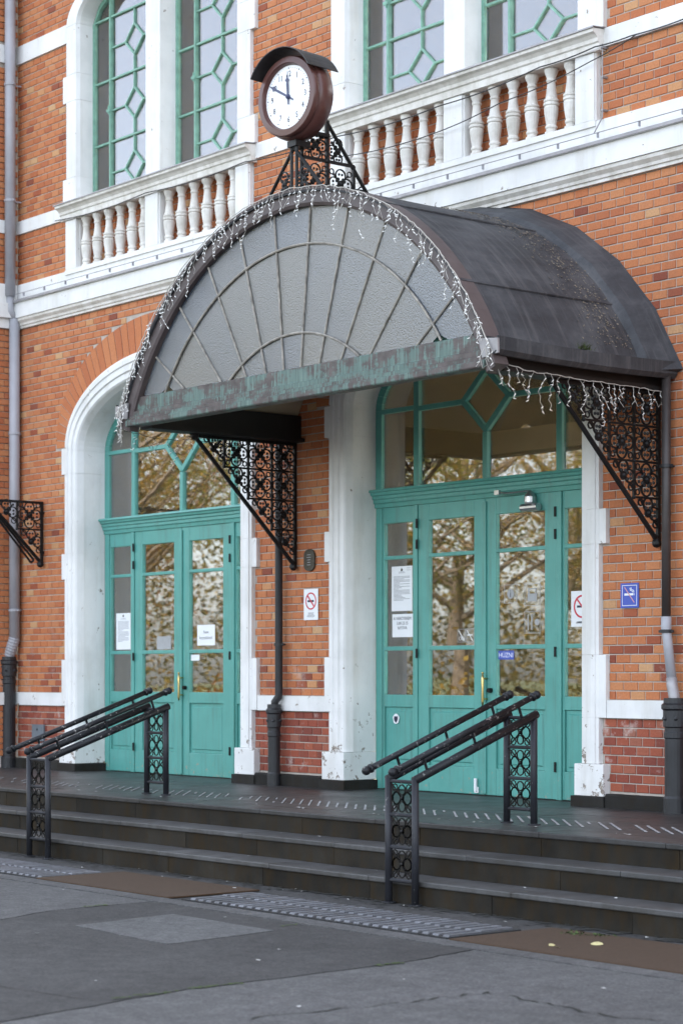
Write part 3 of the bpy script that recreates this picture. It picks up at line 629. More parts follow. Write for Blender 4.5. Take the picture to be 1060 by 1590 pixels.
# roof panels with standing seams
gs=[gE,R(38),R(62),R(90),R(118),R(142),math.pi-gE]
for g0,g1 in zip(gs,gs[1:]):
    m=MB(); k=8; 
    for j in range(k+1):
        g=g0+(g1-g0)*j/k
        for r,y in ((KR,-2.03),(KR-.006,-1.0),(KR,-.30),(KR-.03,-.30),(KR-.036,-1.0),(KR-.03,-2.03)): x,z=arc(r,g); m.v.append((x,y,z))
    for j in range(k):
        for q in range(6): a=j*6; m.f.append((a+q,a+(q+1)%6,a+6+(q+1)%6,a+6+q))
    m.f+=[(5,4,3,2,1,0),tuple(k*6+q for q in range(6))]; m.build('roof_panel',M['roof'],can,smooth=False)
for g in gs[1:-1]:
    m=MB(); p=[]
    for r,dg in ((KR-.001,-.006),(KR+.010,-.004),(KR+.010,.004),(KR-.001,.006)): x,z=arc(r,g+dg); p.append((x,z))
    m.prism(p,-2.02,-.31).build('roof_seam',M['roof'],can)
# felt upstand against the wall
m=MB(); k=11; g0,g1=R(23.5),R(156.5); P=[(KR+.004,-.36),(KR+.055,-.29),(KR+.12,-.03),(KR+.13,-.004),(KR-.02,-.004),(KR-.02,-.36)]
for j in range(k+1):
    for r,y in P: x,z=arc(r,g0+(g1-g0)*j/k); m.v.append((x,y,z))
for j in range(k):
    for q in range(6): a=j*6; m.f.append((a+q,a+(q+1)%6,a+6+(q+1)%6,a+6+q))
m.f+=[(5,4,3,2,1,0),tuple(k*6+q for q in range(6))]; m.build('felt_upstand',M['roof'],can)
# boarded vault under the sheet
m=MB(); k=24
for j in range(k+1):
    g=R(27.5)+(math.pi-R(55))*j/k
    for r,y in ((KR-.07,-1.90),(KR-.07,-.01)): x,z=arc(r,g); m.v.append((x,y,z))
m.f=[(2*j,2*j+1,2*j+3,2*j+2) for j in range(k)]; m.build('vault_lining',M['beige'],can)
# arched front frame
m=MB(); k=40; g0=math.asin((4.0-KZ)/KR)
for j in range(k+1):
    g=g0+(math.pi-2*g0)*j/k
    for r,y in ((KR+.006,-2.035),(KR+.006,-1.89),(KR-.145,-1.89),(KR-.145,-1.99),(KR-.12,-2.005),(KR-.02,-2.005),(KR-.015,-2.035)): x,z=arc(r,g); m.v.append((x,y,z))
for j in range(k):
    for q in range(7): a=j*7; m.f.append((a+q,a+(q+1)%7,a+7+(q+1)%7,a+7+q))
m.f+=[tuple(range(6,-1,-1)),tuple(k*7+q for q in range(7))]; m.build('arch_frame',M['brown'],can)
# fan of panes: rings and rays
FZ,RO,R2,R1,ZB=3.05,2.585,2.26,1.51,4.262
rays=[90+s*a for s in (-1,1) for a in (5.6,17,28.5,40.5,53)]
rays=sorted(R(a) for a in rays)
def onz(g): return (ZB-FZ)/max(math.sin(g),.01)
edges=[R(20)]+rays+[R(160)]
for g0,g1 in zip(edges,edges[1:]):
    for ra,rb in ((.5,R1),(R1,R2),(R2,RO)):
        pts=[]; n=6
        for i in range(n+1):
            g=g0+(g1-g0)*i/n; pts.append((max(ra,onz(g)),g))
        outer=[(rb,g0+(g1-g0)*i/n) for i in range(n+1)]
        lo=[(r,g) for (r,g),(ro,_) in zip(pts,outer) if r<ro-.002]; hi=[(ro,g) for (r,g),(ro,_) in zip(pts,outer) if r<ro-.002]
        if len(lo)<2: continue
        poly=[(KX+r*math.cos(g),FZ+r*math.sin(g)) for r,g in hi]+[(KX+r*math.cos(g),FZ+r*math.sin(g)) for r,g in reversed(lo)]
        poly=[(x,z) for x,z in poly if (x-KX)**2+(z-KZ)**2<(KR-.09)**2]
        if len(poly)<3: continue
        pane(poly,-1.945,can,'obscure','fan_pane')
for g in rays:
    r0=onz(g); MB().tube([(KX+r*math.cos(g),-1.952,FZ+r*math.sin(g)) for r in (r0,(r0+RO)/2,RO)],.010,6).build('glazing_bar',M['lead'],can)
for r in (R1,R2):
    g0=math.asin((ZB-FZ)/r); MB().tube([(KX+r*math.cos(g0+(math.pi-2*g0)*i/40),-1.957,FZ+r*math.sin(g0+(math.pi-2*g0)*i/40)) for i in range(41)],.011,6).build('glazing_ring',M['lead'],can)
# copper beam, side beams, gutters
MB().prismx([(-2.02,3.99),(-1.90,3.99),(-1.90,4.265),(-1.955,4.265),(-1.968,4.255),(-1.968,4.135),(-1.992,4.125),(-1.992,4.085),(-2.008,4.078),(-2.008,4.05),(-2.026,4.042),(-2.026,4.0)],KX-2.47,KX+2.47).build('front_beam',M['copper'],can)
MB().box(KX-2.35,KX+2.35,-1.898,-1.84,4.02,4.26).build('beam_lining',M['beige'],can)
for s in (-1,1):
    a,b=sorted((KX+s*2.36,KX+s*2.46)); MB().box(a,b,-1.84,-.005,4.012,4.24).build('side_beam',M['darkbeam'],can)
    a,b=sorted((KX+s*2.30,KX+s*2.50)); MB().box(a,b,-1.84,-.005,3.975,4.010).build('beam_flange',M['darkbeam'],can)
    gx=KX+s*2.50; n=14
    m=MB(); pr=[(0,4.21),(.0,4.10),(.03,4.07),(.09,4.065),(.125,4.10),(.128,4.20),(.116,4.20),(.11,4.105),(.085,4.08),(.03,4.085),(.012,4.11),(.012,4.21)]
    for i in range(n+1):
        y=-2.03+2.015*i/n; sag=-.018*math.sin(math.pi*i/n)+.01*(1-i/n)
        m.v+=[(gx+s*a,y,b+sag) for a,b in pr]
    P=len(pr)
    for i in range(n):
        for q in range(P): a=i*P; m.f.append((a+q,a+(q+1)%P,a+P+(q+1)%P,a+P+q))
    m.f+=[tuple(range(P)),tuple(n*P+q for q in range(P-1,-1,-1))]; m.build('gutter',M['roof'],can)
    m=MB(); x0,x1=KX+s*2.48,KX+s*2.62
    MB().hexa([(KX+s*2.42,-2.04,4.21),(KX+s*2.63,-2.04,4.19),(KX+s*2.63,-2.028,4.08),(KX+s*2.45,-2.028,4.06),(KX+s*2.42,-2.02,4.21),(KX+s*2.63,-2.02,4.19),(KX+s*2.63,-2.015,4.08),(KX+s*2.45,-2.015,4.06)]).build('gutter_end',M['flash'],can)
# debris and a tuft on the sheet
m=MB()
for i in range(1500):
    g=R(rnd.uniform(28,86)); y=-.62+rnd.gauss(0,.15)+.25*(g-R(60))*-.3; x,z=arc(KR+.004,g); a=rnd.uniform(.004,.014); t=rnd.uniform(0,6)
    T=Vector((-math.sin(g),0,math.cos(g))); Y=Vector((0,1,0)); c=Vector((x,y,z)); u_=T*math.cos(t)+Y*math.sin(t); v_=T*-math.sin(t)+Y*math.cos(t); nrm=Vector((math.cos(g),0,math.sin(g)))
    m.poly([c+u_*a,c+v_*a*.5+nrm*a*.4,c-u_*a,c-v_*a*.5])
tag(m.build('leaf_debris',M['debris'],can),kind='stuff')
m=MB()
for i in range(60):
    x,z=arc(KR,R(26.5)); p=Vector((x+rnd.uniform(-.02,.03),-.98+rnd.gauss(0,.035),z)); q=p+Vector((rnd.uniform(-.02,.05),rnd.uniform(-.03,.03),rnd.uniform(.03,.075))); m.poly([p-Vector((0,.003,0)),p+Vector((0,.003,0)),q])
tag(m.build('grass_tuft',M['moss'],can),kind='stuff')
# scroll ironwork
def scroll(mb,c,e1,e2,s,quads=(0,1,2,3),r=.0092):
    c=Vector(c); e1=Vector(e1); e2=Vector(e2); d=[e1,e2,-e1,-e2]
    for q in quads:
        a=d[q]; b=d[(q+1)%4]; mb.ring(c+a*s*.265,a,b,s*.195,r,10,4,R(-150),R(150))
        for sg in (-1,1): mb.ball(c+a*s*.15+b*sg*s*.095,r*2.1,5,3); mb.ball(c+a*s*.30+b*sg*s*.06,r*1.6,5,3)
        if (q+1)%4 in quads:
            t=(a+b).normalized(); mb.tube([c+t*s*.12,c+t*s*.38],r*.85,4); mb.ball(c+t*s*.40,r*1.8,5,3)
    if len(quads)==4:
        for q in range(4):
            t=(d[q]+d[(q+1)%4]).normalized(); mb.ring(c+t*s*.50,d[q],d[(q+1)%4],s*.085,r*.8,7,4)
    mb.ring(c,e1,e2,s*.10,r*1.2,8,4); mb.ball(c,r*2.6,6,4)
def bracket(name,x,ztop,cell,n,parent,yw=-.03,own=None):
    y=lambda c:yw-c*cell
    z=lambda r:ztop-r*cell*1.005
    f=MB(); t=.014
    f.box(x-t,x+t,yw-.016,yw+.016,z(n)-.06,ztop); f.box(x-t,x+t,y(n)-.04,yw-.017,ztop-.03,ztop-.001)
    f.tube([(x,y(n)-.06,ztop-.02),(x,yw-.015,z(n)-.05)],.021,6); f.ball((x,yw-.02,z(n)-.07),.042); f.ball((x,y(n)-.06,ztop-.015),.045)
    for i in range(1,n): f.box(x-.010,x+.010,y(i)-.010,y(i)+.010,z(n-i)+.0,ztop-.031); f.box(x-.009,x+.009,y(n-i),yw-.017,z(i)-.009,z(i)+.009)
    for i in range(1,n):
        for j in range(1,n-i+1): f.ball((x,y(i),z(j)),.019,6,4)
    b=f.build(name,M['iron'],parent)
    for c in range(n):
        for r_ in range(n-c):
            m=MB(); full=(c+r_)<n-1
            cc=(x,(y(c)+y(c+1))/2+(0 if full else cell*.07),(z(r_)+z(r_+1))/2+(0 if full else cell*.07))
            scroll(m,cc,(0,1,0),(0,0,1),cell*(1 if full else .95),(0,1,2,3) if full else (0,1))
            if not full:
                C_=Vector(cc)
                for a_,b_ in ((-.30,.30),(.30,-.30),(.02,.02)): m.ring(C_+Vector((0,a_*cell,b_*cell)),(0,1,0),(0,0,1),cell*.095,.008,8,4)
                m.tube([C_+Vector((0,-.05*cell,.05*cell)),C_+Vector((0,-.36*cell,.42*cell))],.007,4); m.tube([C_+Vector((0,.05*cell,-.05*cell)),C_+Vector((0,.42*cell,-.36*cell))],.007,4)
            m.build('scroll',M['iron'],b if parent else b)
    return b
for s in (-1,1): bracket('bracket',KX+s*2.43,3.973,.292,4,can)
# ------------------------------------------------------------------ clock on the canopy
clk=empty('clock',(.07,-1.7,5.76),'brown round station clock with a white dial on scrolled iron stand','clock')
cB=R(8); CC=Vector((.07,-2.0,6.575)); nrm=Vector((math.sin(cB),-math.cos(cB),0)); ex=Vector((math.cos(cB),math.sin(cB),0)); ez=Vector((0,0,1))
def cp(a,b,d): return CC+ex*a*.95+ez*b*.95+nrm*d
def revolve(prof,n=48):
    m=MB(); k=len(prof)
    for r,d in prof:
        for j in range(n): g=2*math.pi*j/n; m.v.append(tuple(cp(r*math.cos(g),r*math.sin(g),d)))
    for i in range(k-1):
        for j in range(n): a=i*n; m.f.append((a+j,a+n+j,a+n+(j+1)%n,a+(j+1)%n))
    m.f.append(tuple(range(n))); m.f.append(tuple((k-1)*n+j for j in range(n-1,-1,-1)))
    return m
revolve([(.25,-.20),(.35,-.195),(.372,-.17),(.378,-.10),(.374,-.045),(.362,-.03),(.355,-.022),(.362,-.01),(.362,.025),(.35,.04),(.30,.046),(.288,.03),(.286,.002),(.285,.0)]).build('case',M['clockbrown'],clk,smooth=True).modifiers.new('es','EDGE_SPLIT').split_angle=R(40)
dial=revolve([(.284,.001),(.284,.006)]).build('dial',M['dial'],clk)
def text(s,h,mat,name,parent,mtx,ext=.001,align='CENTER'):
    cu=bpy.data.curves.new(name,'FONT'); cu.body=s; cu.size=h; cu.align_x=align; cu.align_y='CENTER'; cu.extrude=ext; cu.resolution_u=3
    t=bpy.data.objects.new(name,cu); COL.objects.link(t); bpy.context.view_layer.update()
    me=bpy.data.meshes.new_from_object(t.evaluated_get(bpy.context.evaluated_depsgraph_get())); bpy.data.objects.remove(t)
    me.transform(mtx); me.materials.clear(); me.materials.append(mat); o=bpy.data.objects.new(name,me); link(o,parent); return o
for i in range(1,13):
    g=math.pi/2-i*math.pi/6; c=cp(.205*math.cos(g),.205*math.sin(g),.0075)
    text(str(i),.072,M['ink'],'numeral',dial,Matrix(((ex.x*.78,0,nrm.x,c.x),(ex.y*.78,0,nrm.y,c.y),(0,1,0,c.z),(0,0,0,1))))
m=MB()
for i in range(60):
    g=i*math.pi/30; r_=.007 if i%5==0 else .0035
    m.poly([cp(.258*math.cos(g)+r_*math.cos(a),.258*math.sin(g)+r_*math.sin(a),.0075) for a in [k*math.pi/4 for k in range(8)]])
tag(m.build('minute_dots',M['ink'],dial),kind='stuff')
def hand(g,L,wd,d,name):
    a=Vector((math.cos(g),math.sin(g))); b=Vector((-a.y,a.x)); pts=[(-.07,wd*.55),(0,wd*.8),(L*.55,wd),(L*.68,wd*.7),(L*.76,wd*2.0),(L*.84,wd*.7),(L,wd*.15)]
    poly=[a*l+b*q for l,q in pts]+[a*l-b*q for l,q in reversed(pts)]; m=MB(); n=len(poly)
    m.v=[tuple(cp(p.x,p.y,d)) for p in poly]+[tuple(cp(p.x,p.y,d+.004)) for p in poly]; m.f=[tuple(range(n-1,-1,-1)),tuple(range(n,2*n))]+[(i,(i+1)%n,n+(i+1)%n,n+i) for i in range(n)]; m.build(name,M['hand'],clk)
hand(R(150),.275,.011,.010,'minute_hand'); hand(R(94),.20,.012,.015,'hour_hand')
MB().ball(cp(0,0,.016),.022,10,6).build('hand_boss',M['hand'],clk)
m=MB(); k=16; 
for j in range(k+1):
    g=R(28)+R(124)*j/k
    for r,d in ((.402,.13),(.41,-.24),(.417,-.24),(.409,.13)): m.v.append(tuple(cp(r*math.cos(g),r*math.sin(g)*1.0+.01,d)))
for j in range(k):
    for q in range(4): a=j*4; m.f.append((a+q,a+(q+1)%4,a+4+(q+1)%4,a+4+q))
m.f+=[(3,2,1,0),tuple(k*4+q for q in range(4))]; m.build('hood',M['metal_hood'],clk)
f=MB(); X=KX; yA=-1.93
f.tube([(X-.40,yA,5.74),(X,yA,6.16)],.016,6).tube([(X+.40,yA,5.74),(X,yA,6.16)],.016,6).tube([(X-.035,yA,5.74),(X-.035,yA,6.19)],.015,6).tube([(X+.035,yA,5.74),(X+.035,yA,6.19)],.015,6).box(X-.06,X+.06,-1.96,-1.80,6.165,6.215)
f.box(X-.014,X+.014,-1.585,-1.555,5.72,6.45).box(X-.012,X+.012,-1.285,-1.26,5.72,6.10).tube([(X,-1.60,6.47),(X,-1.0,5.74)],.017,6).box(X-.012,X+.012,-1.90,-1.27,6.085,6.11).box(X-.012,X+.012,-1.86,-1.835,5.72,6.20).box(X-.03,X+.03,-1.75,-1.56,6.30,6.33).ball((X,-1.57,6.10),.028)
f.box(X-.41,X+.41,-1.955,-1.905,5.725,5.748) if False else None
sb=f.build('stand',M['iron'],clk)
for c,e1,e2,sz,qd in (((X-.14,yA,5.86),(1,0,0),(0,0,1),.25,(0,1,3)),((X+.14,yA,5.86),(-1,0,0),(0,0,1),.25,(0,1,3)),((X,-1.70,5.93),(0,1,0),(0,0,1),.28,(0,1,2,3)),((X,-1.42,5.92),(0,1,0),(0,0,1),.28,(0,1,2,3)),((X,-1.70,6.22),(0,1,0),(0,0,1),.26,(0,1,2,3)),((X,-1.45,6.20),(0,-1,0),(0,0,1),.24,(0,3,1)),((X,-1.18,5.84),(0,-1,0),(0,0,1),.20,(0,1))):
    m=MB(); scroll(m,c,e1,e2,sz,qd,.008); m.build('scroll',M['iron'],sb)
# ------------------------------------------------------------------ things fixed to the facade
wb=bracket('wall_bracket',-7.27,3.70,.335,2,None); tag(wb,'black scrolled iron bracket on the wall beside the grey corner downpipe','bracket')
m=MB()
for d in (.10,.16): m.tube([(-7.27,-.75-d*.4,3.70-.03),(-7.27,-.75-d*.4+.02,3.66),(-7.27,-.05-d*.9,3.03-d*.25)],.013,6)
m.tube([(-7.27,-.14,3.0),(-7.27,-.17,2.975),(-7.27,-.2,2.985)],.014,6).box(-7.285,-7.255,-.045,.015,3.55,3.58).box(-7.285,-7.255,-.045,.015,3.08,3.11).box(-7.29,-7.25,-1.7,-.7,3.672,3.70)
m.build('brace',M['iron'],wb)
def clamp(t,x,y,z,r,mat='flash'):
    MB().lathe([(r+.002,z-.014),(r+.009,z-.014),(r+.009,z+.014),(r+.002,z+.014)],x,y,16).box(x-r-.035,x-r-.004,y-.006,y+.006,z-.010,z+.010).box(x+r+.004,x+r+.035,y-.006,y+.006,z-.010,z+.010).box(x-.006,x+.006,y+r,.012,z-.008,z+.008).build('clamp',M[mat],t)
def pot(t,x,y,zt,r,r2):
    MB().lathe([(r*1.12,HP-.003),(r*1.12,HP+.12),(r,HP+.14),(r,zt-.33),(r*1.08,zt-.32),(r*1.08,zt-.28),(r,zt-.27),(r,zt-.24),(r*1.16,zt-.23),(r*1.16,zt-.10),(r*1.34,zt-.085),(r*1.34,zt-.055),(r*1.12,zt-.04),(r*1.1,zt),(r2,zt+.002)],x,y,20).build('cast_iron_foot',M['castiron'],t,smooth=False)
    for j in range(6): g=j*math.pi/3+.3; MB().ball((x+r*1.15*math.cos(g),y+r*1.15*math.sin(g),zt-.165),.017,6,4).build('stud',M['castiron'],t)
t=empty('downpipe',(-7.80,-.1,HP),'pale grey plastic downpipe in the wall corner at far left','downpipe')
MB().tube([(-7.80,-.09,2.07),(-7.80,-.09,5.93)],.064,16).tube([(-7.80,-.15,6.20),(-7.80,-.15,10.5)],.064,16).tube([(-7.80,-.09,5.93),(-7.80,-.15,6.02),(-7.80,-.15,6.2)],.045,14).build('pipe',M['pvc'],t,smooth=True)
m=MB(); p=[]
for i in range(15): a=i/14; p.append((-7.80-.085*a**1.3,-.09-.03*a,2.09-.22*a))
m.tube(p,[.064+.006*(i%2) for i in range(15)],14).build('ribbed_elbow',M['pvc'],t); pot(t,-7.89,-.125,1.86,.088,.05)
for z in (2.42,4.55,7.35,8.75): clamp(t,-7.80,-.09 if z<6 else -.15,z,.064,'pvc')
t=empty('downpipe',(-2.57,-.09,HP),'thin black downpipe between the two doors','downpipe')
MB().tube([(-2.50,-.08,4.02),(-2.58,-.08,3.92),(-2.58,-.08,1.46),(-2.585,-.08,1.42),(-2.62,-.10,1.37),(-2.62,-.10,1.30)],.040,14).build('pipe',M['castiron'],t,smooth=True); clamp(t,-2.58,-.08,1.95,.04,'castiron'); clamp(t,-2.58,-.08,3.3,.04,'castiron'); pot(t,-2.62,-.11,1.345,.062,.03)
t=empty('downpipe',(2.68,-.09,HP),'downpipe with a light grey lower length right of the canopy','downpipe')
MB().tube([(2.62,-.09,4.10),(2.62,-.09,2.06)],.038,14).build('pipe',M['pvcd'],t,smooth=True)
MB().tube([(2.62,-.09,2.12),(2.62,-.09,2.03),(2.63,-.09,1.96),(2.685,-.095,1.60)],[.043,.043,.040,.040],14).build('lower_pipe',M['pvc'],t,smooth=True)
MB().tube([(2.683,-.095,1.62),(2.69,-.095,1.55),(2.725,-.11,1.47),(2.73,-.11,1.40)],[.045,.046,.046,.046],14).build('elbow',M['flash'],t,smooth=True); clamp(t,2.62,-.09,2.0,.043,'castiron'); clamp(t,2.62,-.09,3.35,.038,'castiron'); pot(t,2.735,-.115,1.455,.082,.04)
# signs
def mtx(x,y,z): return Matrix(((1,0,0,x),(0,0,-1,y),(0,1,0,z),(0,0,0,1)))
def disc(mb,cx,cz,r,y0,y1,n=28): mb.prism([(cx+r*math.cos(2*math.pi*i/n),cz+r*math.sin(2*math.pi*i/n)) for i in range(n)],y0,y1)
def annulus(cx,cz,r0,r1,y0,y1,n=32):
    m=MB()
    for i in range(n):
        g0,g1=2*math.pi*i/n,2*math.pi*(i+1)/n; m.prism([(cx+r0*math.cos(g0),cz+r0*math.sin(g0)),(cx+r1*math.cos(g0),cz+r1*math.sin(g0)),(cx+r1*math.cos(g1),cz+r1*math.sin(g1)),(cx+r0*math.cos(g1),cz+r0*math.sin(g1))],y0,y1)
    return m
def printlines(x0,x1,z0,z1,n,y,parent,wd=.006,cen=False):
    m=MB()
    for i in range(n):
        z=z1-(z1-z0)*i/max(1,n-1); a,b=x0,x1
        if cen: k=rnd.uniform(.15,.5)*(x1-x0); a,b=x0+k/2,x1-k/2
        else: b=x1-(x1-x0)*(rnd.uniform(.3,.7) if rnd.random()<.22 else rnd.uniform(0,.03))
        m.box(a,b,y-.0006,y,z-wd/2,z+wd/2)
    m.build('print_lines',M['print'],parent)
def nosmoke(x0,x1,z0,z1,y,label):
    b=box('no_smoking_sign',M['paper'],None,x0,x1,y-.003,y,z0,z1); tag(b,label,'sign','white no smoking signs'); cx=(x0+x1)/2; r=(x1-x0)*.38; cz=z1-r-.035; q=y-.0031
    box('cigarette',M['ink'],b,cx-r*.62,cx+r*.55,q-.0008,q,cz-.010,cz+.010)
    annulus(cx,cz,r*.84,r,q-.0018,q-.0002).build('ring',M['red'],b); m=MB(); bar(m,(cx-r*.62,cz+r*.66),(cx+r*.62,cz-r*.66),.016,q-.0022,q-.001); m.build('slash',M['red'],b); printlines(cx-r*.9,cx+r*.9,z0+.03,cz-r-.03,7,q,b,.004,True)
nosmoke(-2.262,-2.035,2.19,2.50,-.006,'white no smoking sign on brick between the two doors'); nosmoke(1.115,1.40,2.08,2.385,YF+.036,'white no smoking sign behind the sidelight glass of the right door') if False else nosmoke(1.10,1.37,2.07,2.385,YF+.0225,'white no smoking sign on the right-hand sidelight of the canopy door')
bs=box('no_smoking_plate',M['blue'],None,2.04,2.243,-.010,-.003,2.205,2.412); tag(bs,'blue no smoking plate with white cigarette on brick wall','sign')
q=-.0102; cx,cz=2.1415,2.3085
m=MB(); 
for a in ((2.058,2.225,2.222,2.227),(2.058,2.225,2.390,2.395),(2.058,2.063,2.227,2.390),(2.220,2.225,2.227,2.390)): m.box(a[0],a[1],q-.001,q,a[2],a[3])
m.build('border',M['paper'],bs); MB().box(cx-.057,cx+.043,q-.001,q,cz+.0,cz+.018).box(cx+.049,cx+.055,q-.001,q,cz+.0,cz+.018).build('cigarette',M['paper'],bs)
MB().tube([(cx+.052,q-.001,cz+.024),(cx+.048,q-.001,cz+.042),(cx+.022,q-.001,cz+.048),(cx+.018,q-.001,cz+.066)],.004,4).tube([(cx+.040,q-.001,cz+.024),(cx+.036,q-.001,cz+.034),(cx+.012,q-.001,cz+.042),(cx+.006,q-.001,cz+.062)],.004,4).build('smoke',M['paper'],bs)
m=MB(); bar(m,(cx-.055,cz+.07),(cx+.055,cz-.06),.009,q-.002,q-.0011); m.build('slash',M['pink'],bs)
def notice(x0,x1,z0,z1,label,name='notice',mat='paper',y=YF+.0225): return tag(box(name,M[mat],None,x0,x1,y-.0012,y,z0,z1),label,'notice')
yq=YF+.0225-.0013
n1=notice(-1.345,-1.04,2.265,2.70,'closely printed white notice in the sidelight of the canopy door'); printlines(-1.315,-1.07,2.37,2.60,20,yq,n1,.005); printlines(-1.27,-1.12,2.635,2.645,2,yq,n1,.004,True); printlines(-1.12,-1.065,2.66,2.68,2,yq,n1,.004); MB().prism([(-1.207,2.652),(-1.183,2.652),(-1.180,2.668),(-1.188,2.676),(-1.195,2.685),(-1.202,2.676),(-1.210,2.668)],yq-.001,yq).build('crest',M['bronze'],n1)
n2=notice(-1.335,-1.03,2.01,2.235,'white paper with opening hours below the long notice in the right sidelight')
for i,s in enumerate(('A VÁRÓTEREM','5.00-23.15','NYITVA')): text(s,.043,M['ink'],'line',n2,mtx(-1.185,yq-.001,2.19-.046*i) @ Matrix.Diagonal((.92,1,1,1)),.0003)
n3=notice(-6.255,-5.955,1.935,2.355,'closely printed white notice in the far left sidelight'); printlines(-6.22,-5.99,2.03,2.26,18,yq,n3,.005); printlines(-6.18,-6.03,2.285,2.295,2,yq,n3,.004,True); MB().prism([(-6.118,2.31),(-6.095,2.31),(-6.092,2.325),(-6.106,2.342),(-6.121,2.325)],yq-.001,yq).build('crest',M['bronze'],n3)
yl=YF+.0315
n4=notice(-4.64,-4.31,1.965,2.19,'white two-line paper on the right leaf of the left door',y=YF+.030)
for i,s in enumerate(('Nem','használható!')): text(s,.05,M['ink'],'line',n4,mtx(-4.475,YF+.0285,2.11-.062*i),.0003)
notice(-4.76,-4.60,1.80,1.865,'small blank white card under the two-line paper on the left door',y=YF+.030); notice(-5.43,-5.15,1.93,2.075,'grey card in the left leaf of the left door',mat='sticker',y=YF+.030)
hz=notice(.155,.36,1.785,1.865,'blue HÚZNI pull label on the right leaf of the canopy door','pull_label','blue',y=YF+.030); hz['category']='label'; text('HÚZNI',.062,M['paper'],'lettering',hz,mtx(.257,YF+.0283,1.823),.0003)
def stick(x0,x1,z0,z1,label):
    y=YF+.030; m=MB(); t=.004
    m.box(x0,x1,y-.001,y,z0,z0+t).box(x0,x1,y-.001,y,z1-t,z1).box(x0,x0+t,y-.001,y,z0+t,z1-t).box(x1-t,x1,y-.001,y,z0+t,z1-t); return tag(m.build('window_sticker',M['sticker'],None),label,'sticker'),y-.001
s1,y=stick(.235,.40,2.30,2.47,'square information sticker on the glass of the canopy door'); m=MB(); disc(m,.318,2.385,.045,y-.0005,y+.0005); m.build('disc',M['sticker'],s1); text('i',.10,M['ink'],'glyph',s1,mtx(.318,y-.001,2.385),.0003)
s2,y=stick(.50,.70,2.27,2.47,'luggage pictogram sticker right of the information sticker'); MB().box(.54,.66,y-.0005,y+.0005,2.31,2.38).box(.55,.562,y-.0005,y+.0005,2.38,2.42).box(.638,.65,y-.0005,y+.0005,2.38,2.42).box(.55,.65,y-.0005,y+.0005,2.42,2.43).build('glyph',M['sticker'],s2)
s3,y=stick(.50,.70,2.02,2.22,'knife and fork pictogram sticker on the canopy door'); m=MB().box(.54,.552,y-.0005,y+.0005,2.05,2.19).box(.585,.60,y-.0005,y+.0005,2.05,2.19); disc(m,.66,2.12,.03,y-.0005,y+.0005); m.build('glyph',M['sticker'],s3)
s4,y=stick(-.40,-.29,1.95,2.075,'no cycling sticker low on the left leaf of the canopy door'); m=MB(); bar(m,(-.385,2.06),(-.31,1.965),.008,y-.0008,y); m.build('slash',M['paper'],s4); annulus(-.365,1.985,.014,.018,y-.0004,y,12).build('wheel',M['paper'],s4); annulus(-.325,1.985,.014,.018,y-.0004,y,12).build('wheel',M['paper'],s4)
s5,y=stick(-.285,-.175,1.95,2.075,'no smoking sticker beside the no cycling sticker'); m=MB(); bar(m,(-.27,2.06),(-.195,1.965),.007,y-.0008,y); m.box(-.265,-.20,y-.0004,y+.0004,2.012,2.022); m.build('slash',M['paper'],s5)
pl=MB().prism([(-2.165+.085*math.copysign(abs(math.cos(g))**.9,math.cos(g)),2.787+.05*math.copysign(1,math.sin(g))*(abs(math.sin(g))>.01)+.06*math.sin(g)) for g in [2*math.pi*(i+.5)/32 for i in range(32)]],-.022,-.002).build('wall_plaque',M['bronze'],None,bevel=.004); tag(pl,'small oval bronze plaque on brick above the no smoking sign','plaque')
printlines(-2.21,-2.12,2.74,2.84,5,-.0223,pl,.006,True)
jb=box('cover_plate',M['greybox'],None,-7.50,-7.24,-.03,-.001,.85,1.05,bevel=.006); tag(jb,'square grey cover plate low on the brick at far left','plate'); MB().ball((-7.37,-.032,.99),.012).build('screw',M['iron'],jb)
# cables
def cable(name,pts,r,mat,label,sagn=6,cat='cable'):
    p=[]
    for a,b in zip(pts,pts[1:]):
        a,b=Vector(a),Vector(b)
        for i in range(sagn): t_=i/sagn; q=a.lerp(b,t_); q.z-=.02*math.sin(math.pi*t_)*(b-a).length; p.append(q)
    p.append(Vector(pts[-1])); return tag(MB().tube(p,r,5).build(name,M[mat],None),label,cat)
cable('facade_cable',[(-6.85,-.10,6.955),(-4.9,-.13,6.93),(-3.1,-.13,6.92),(-1.6,-.13,6.88),(-.1,-.13,6.86),(1.2,-.13,6.92),(1.84,-.11,6.95),(2.2,-.05,6.97),(3.0,-.05,6.985),(5.3,-.05,7.0)],.006,'cordd','thin black cable strung along the balustrade caps')
cable('sagging_cable',[(-1.75,-.13,6.70),(-.4,-.12,6.62),(.7,-.12,6.72),(1.8,-.11,6.84),(2.25,-.05,6.965)],.005,'cordd','second black cable sagging across the right balusters')
lw=cable('lightning_wire',[(XL+.2,-.15,6.205),(-5,-.15,6.205),(-2,-.15,6.205),(1.88,-.15,6.205),(5.3,-.15,6.205)],.004,'flash','thin metal wire on clips along the cornice lip',1,'wire')
x=-7.5
while x<5.2: MB().box(x-.003,x+.003,-.152,-.125,6.165,6.209).build('clip',M['pvc'],lw); x+=.47
vw=tag(MB().tube([(1.87,-.05,6.98),(1.87,-.05,6.36),(1.87,-.15,6.21)],.006,6).build('conductor_wire',M['flash'],None),'short upright wire at the right end of the balustrade','wire')
for z in (6.95,6.7,6.42): MB().box(1.855,1.885,-.058,.0,z-.008,z+.008).build('clip',M['flash'],vw)
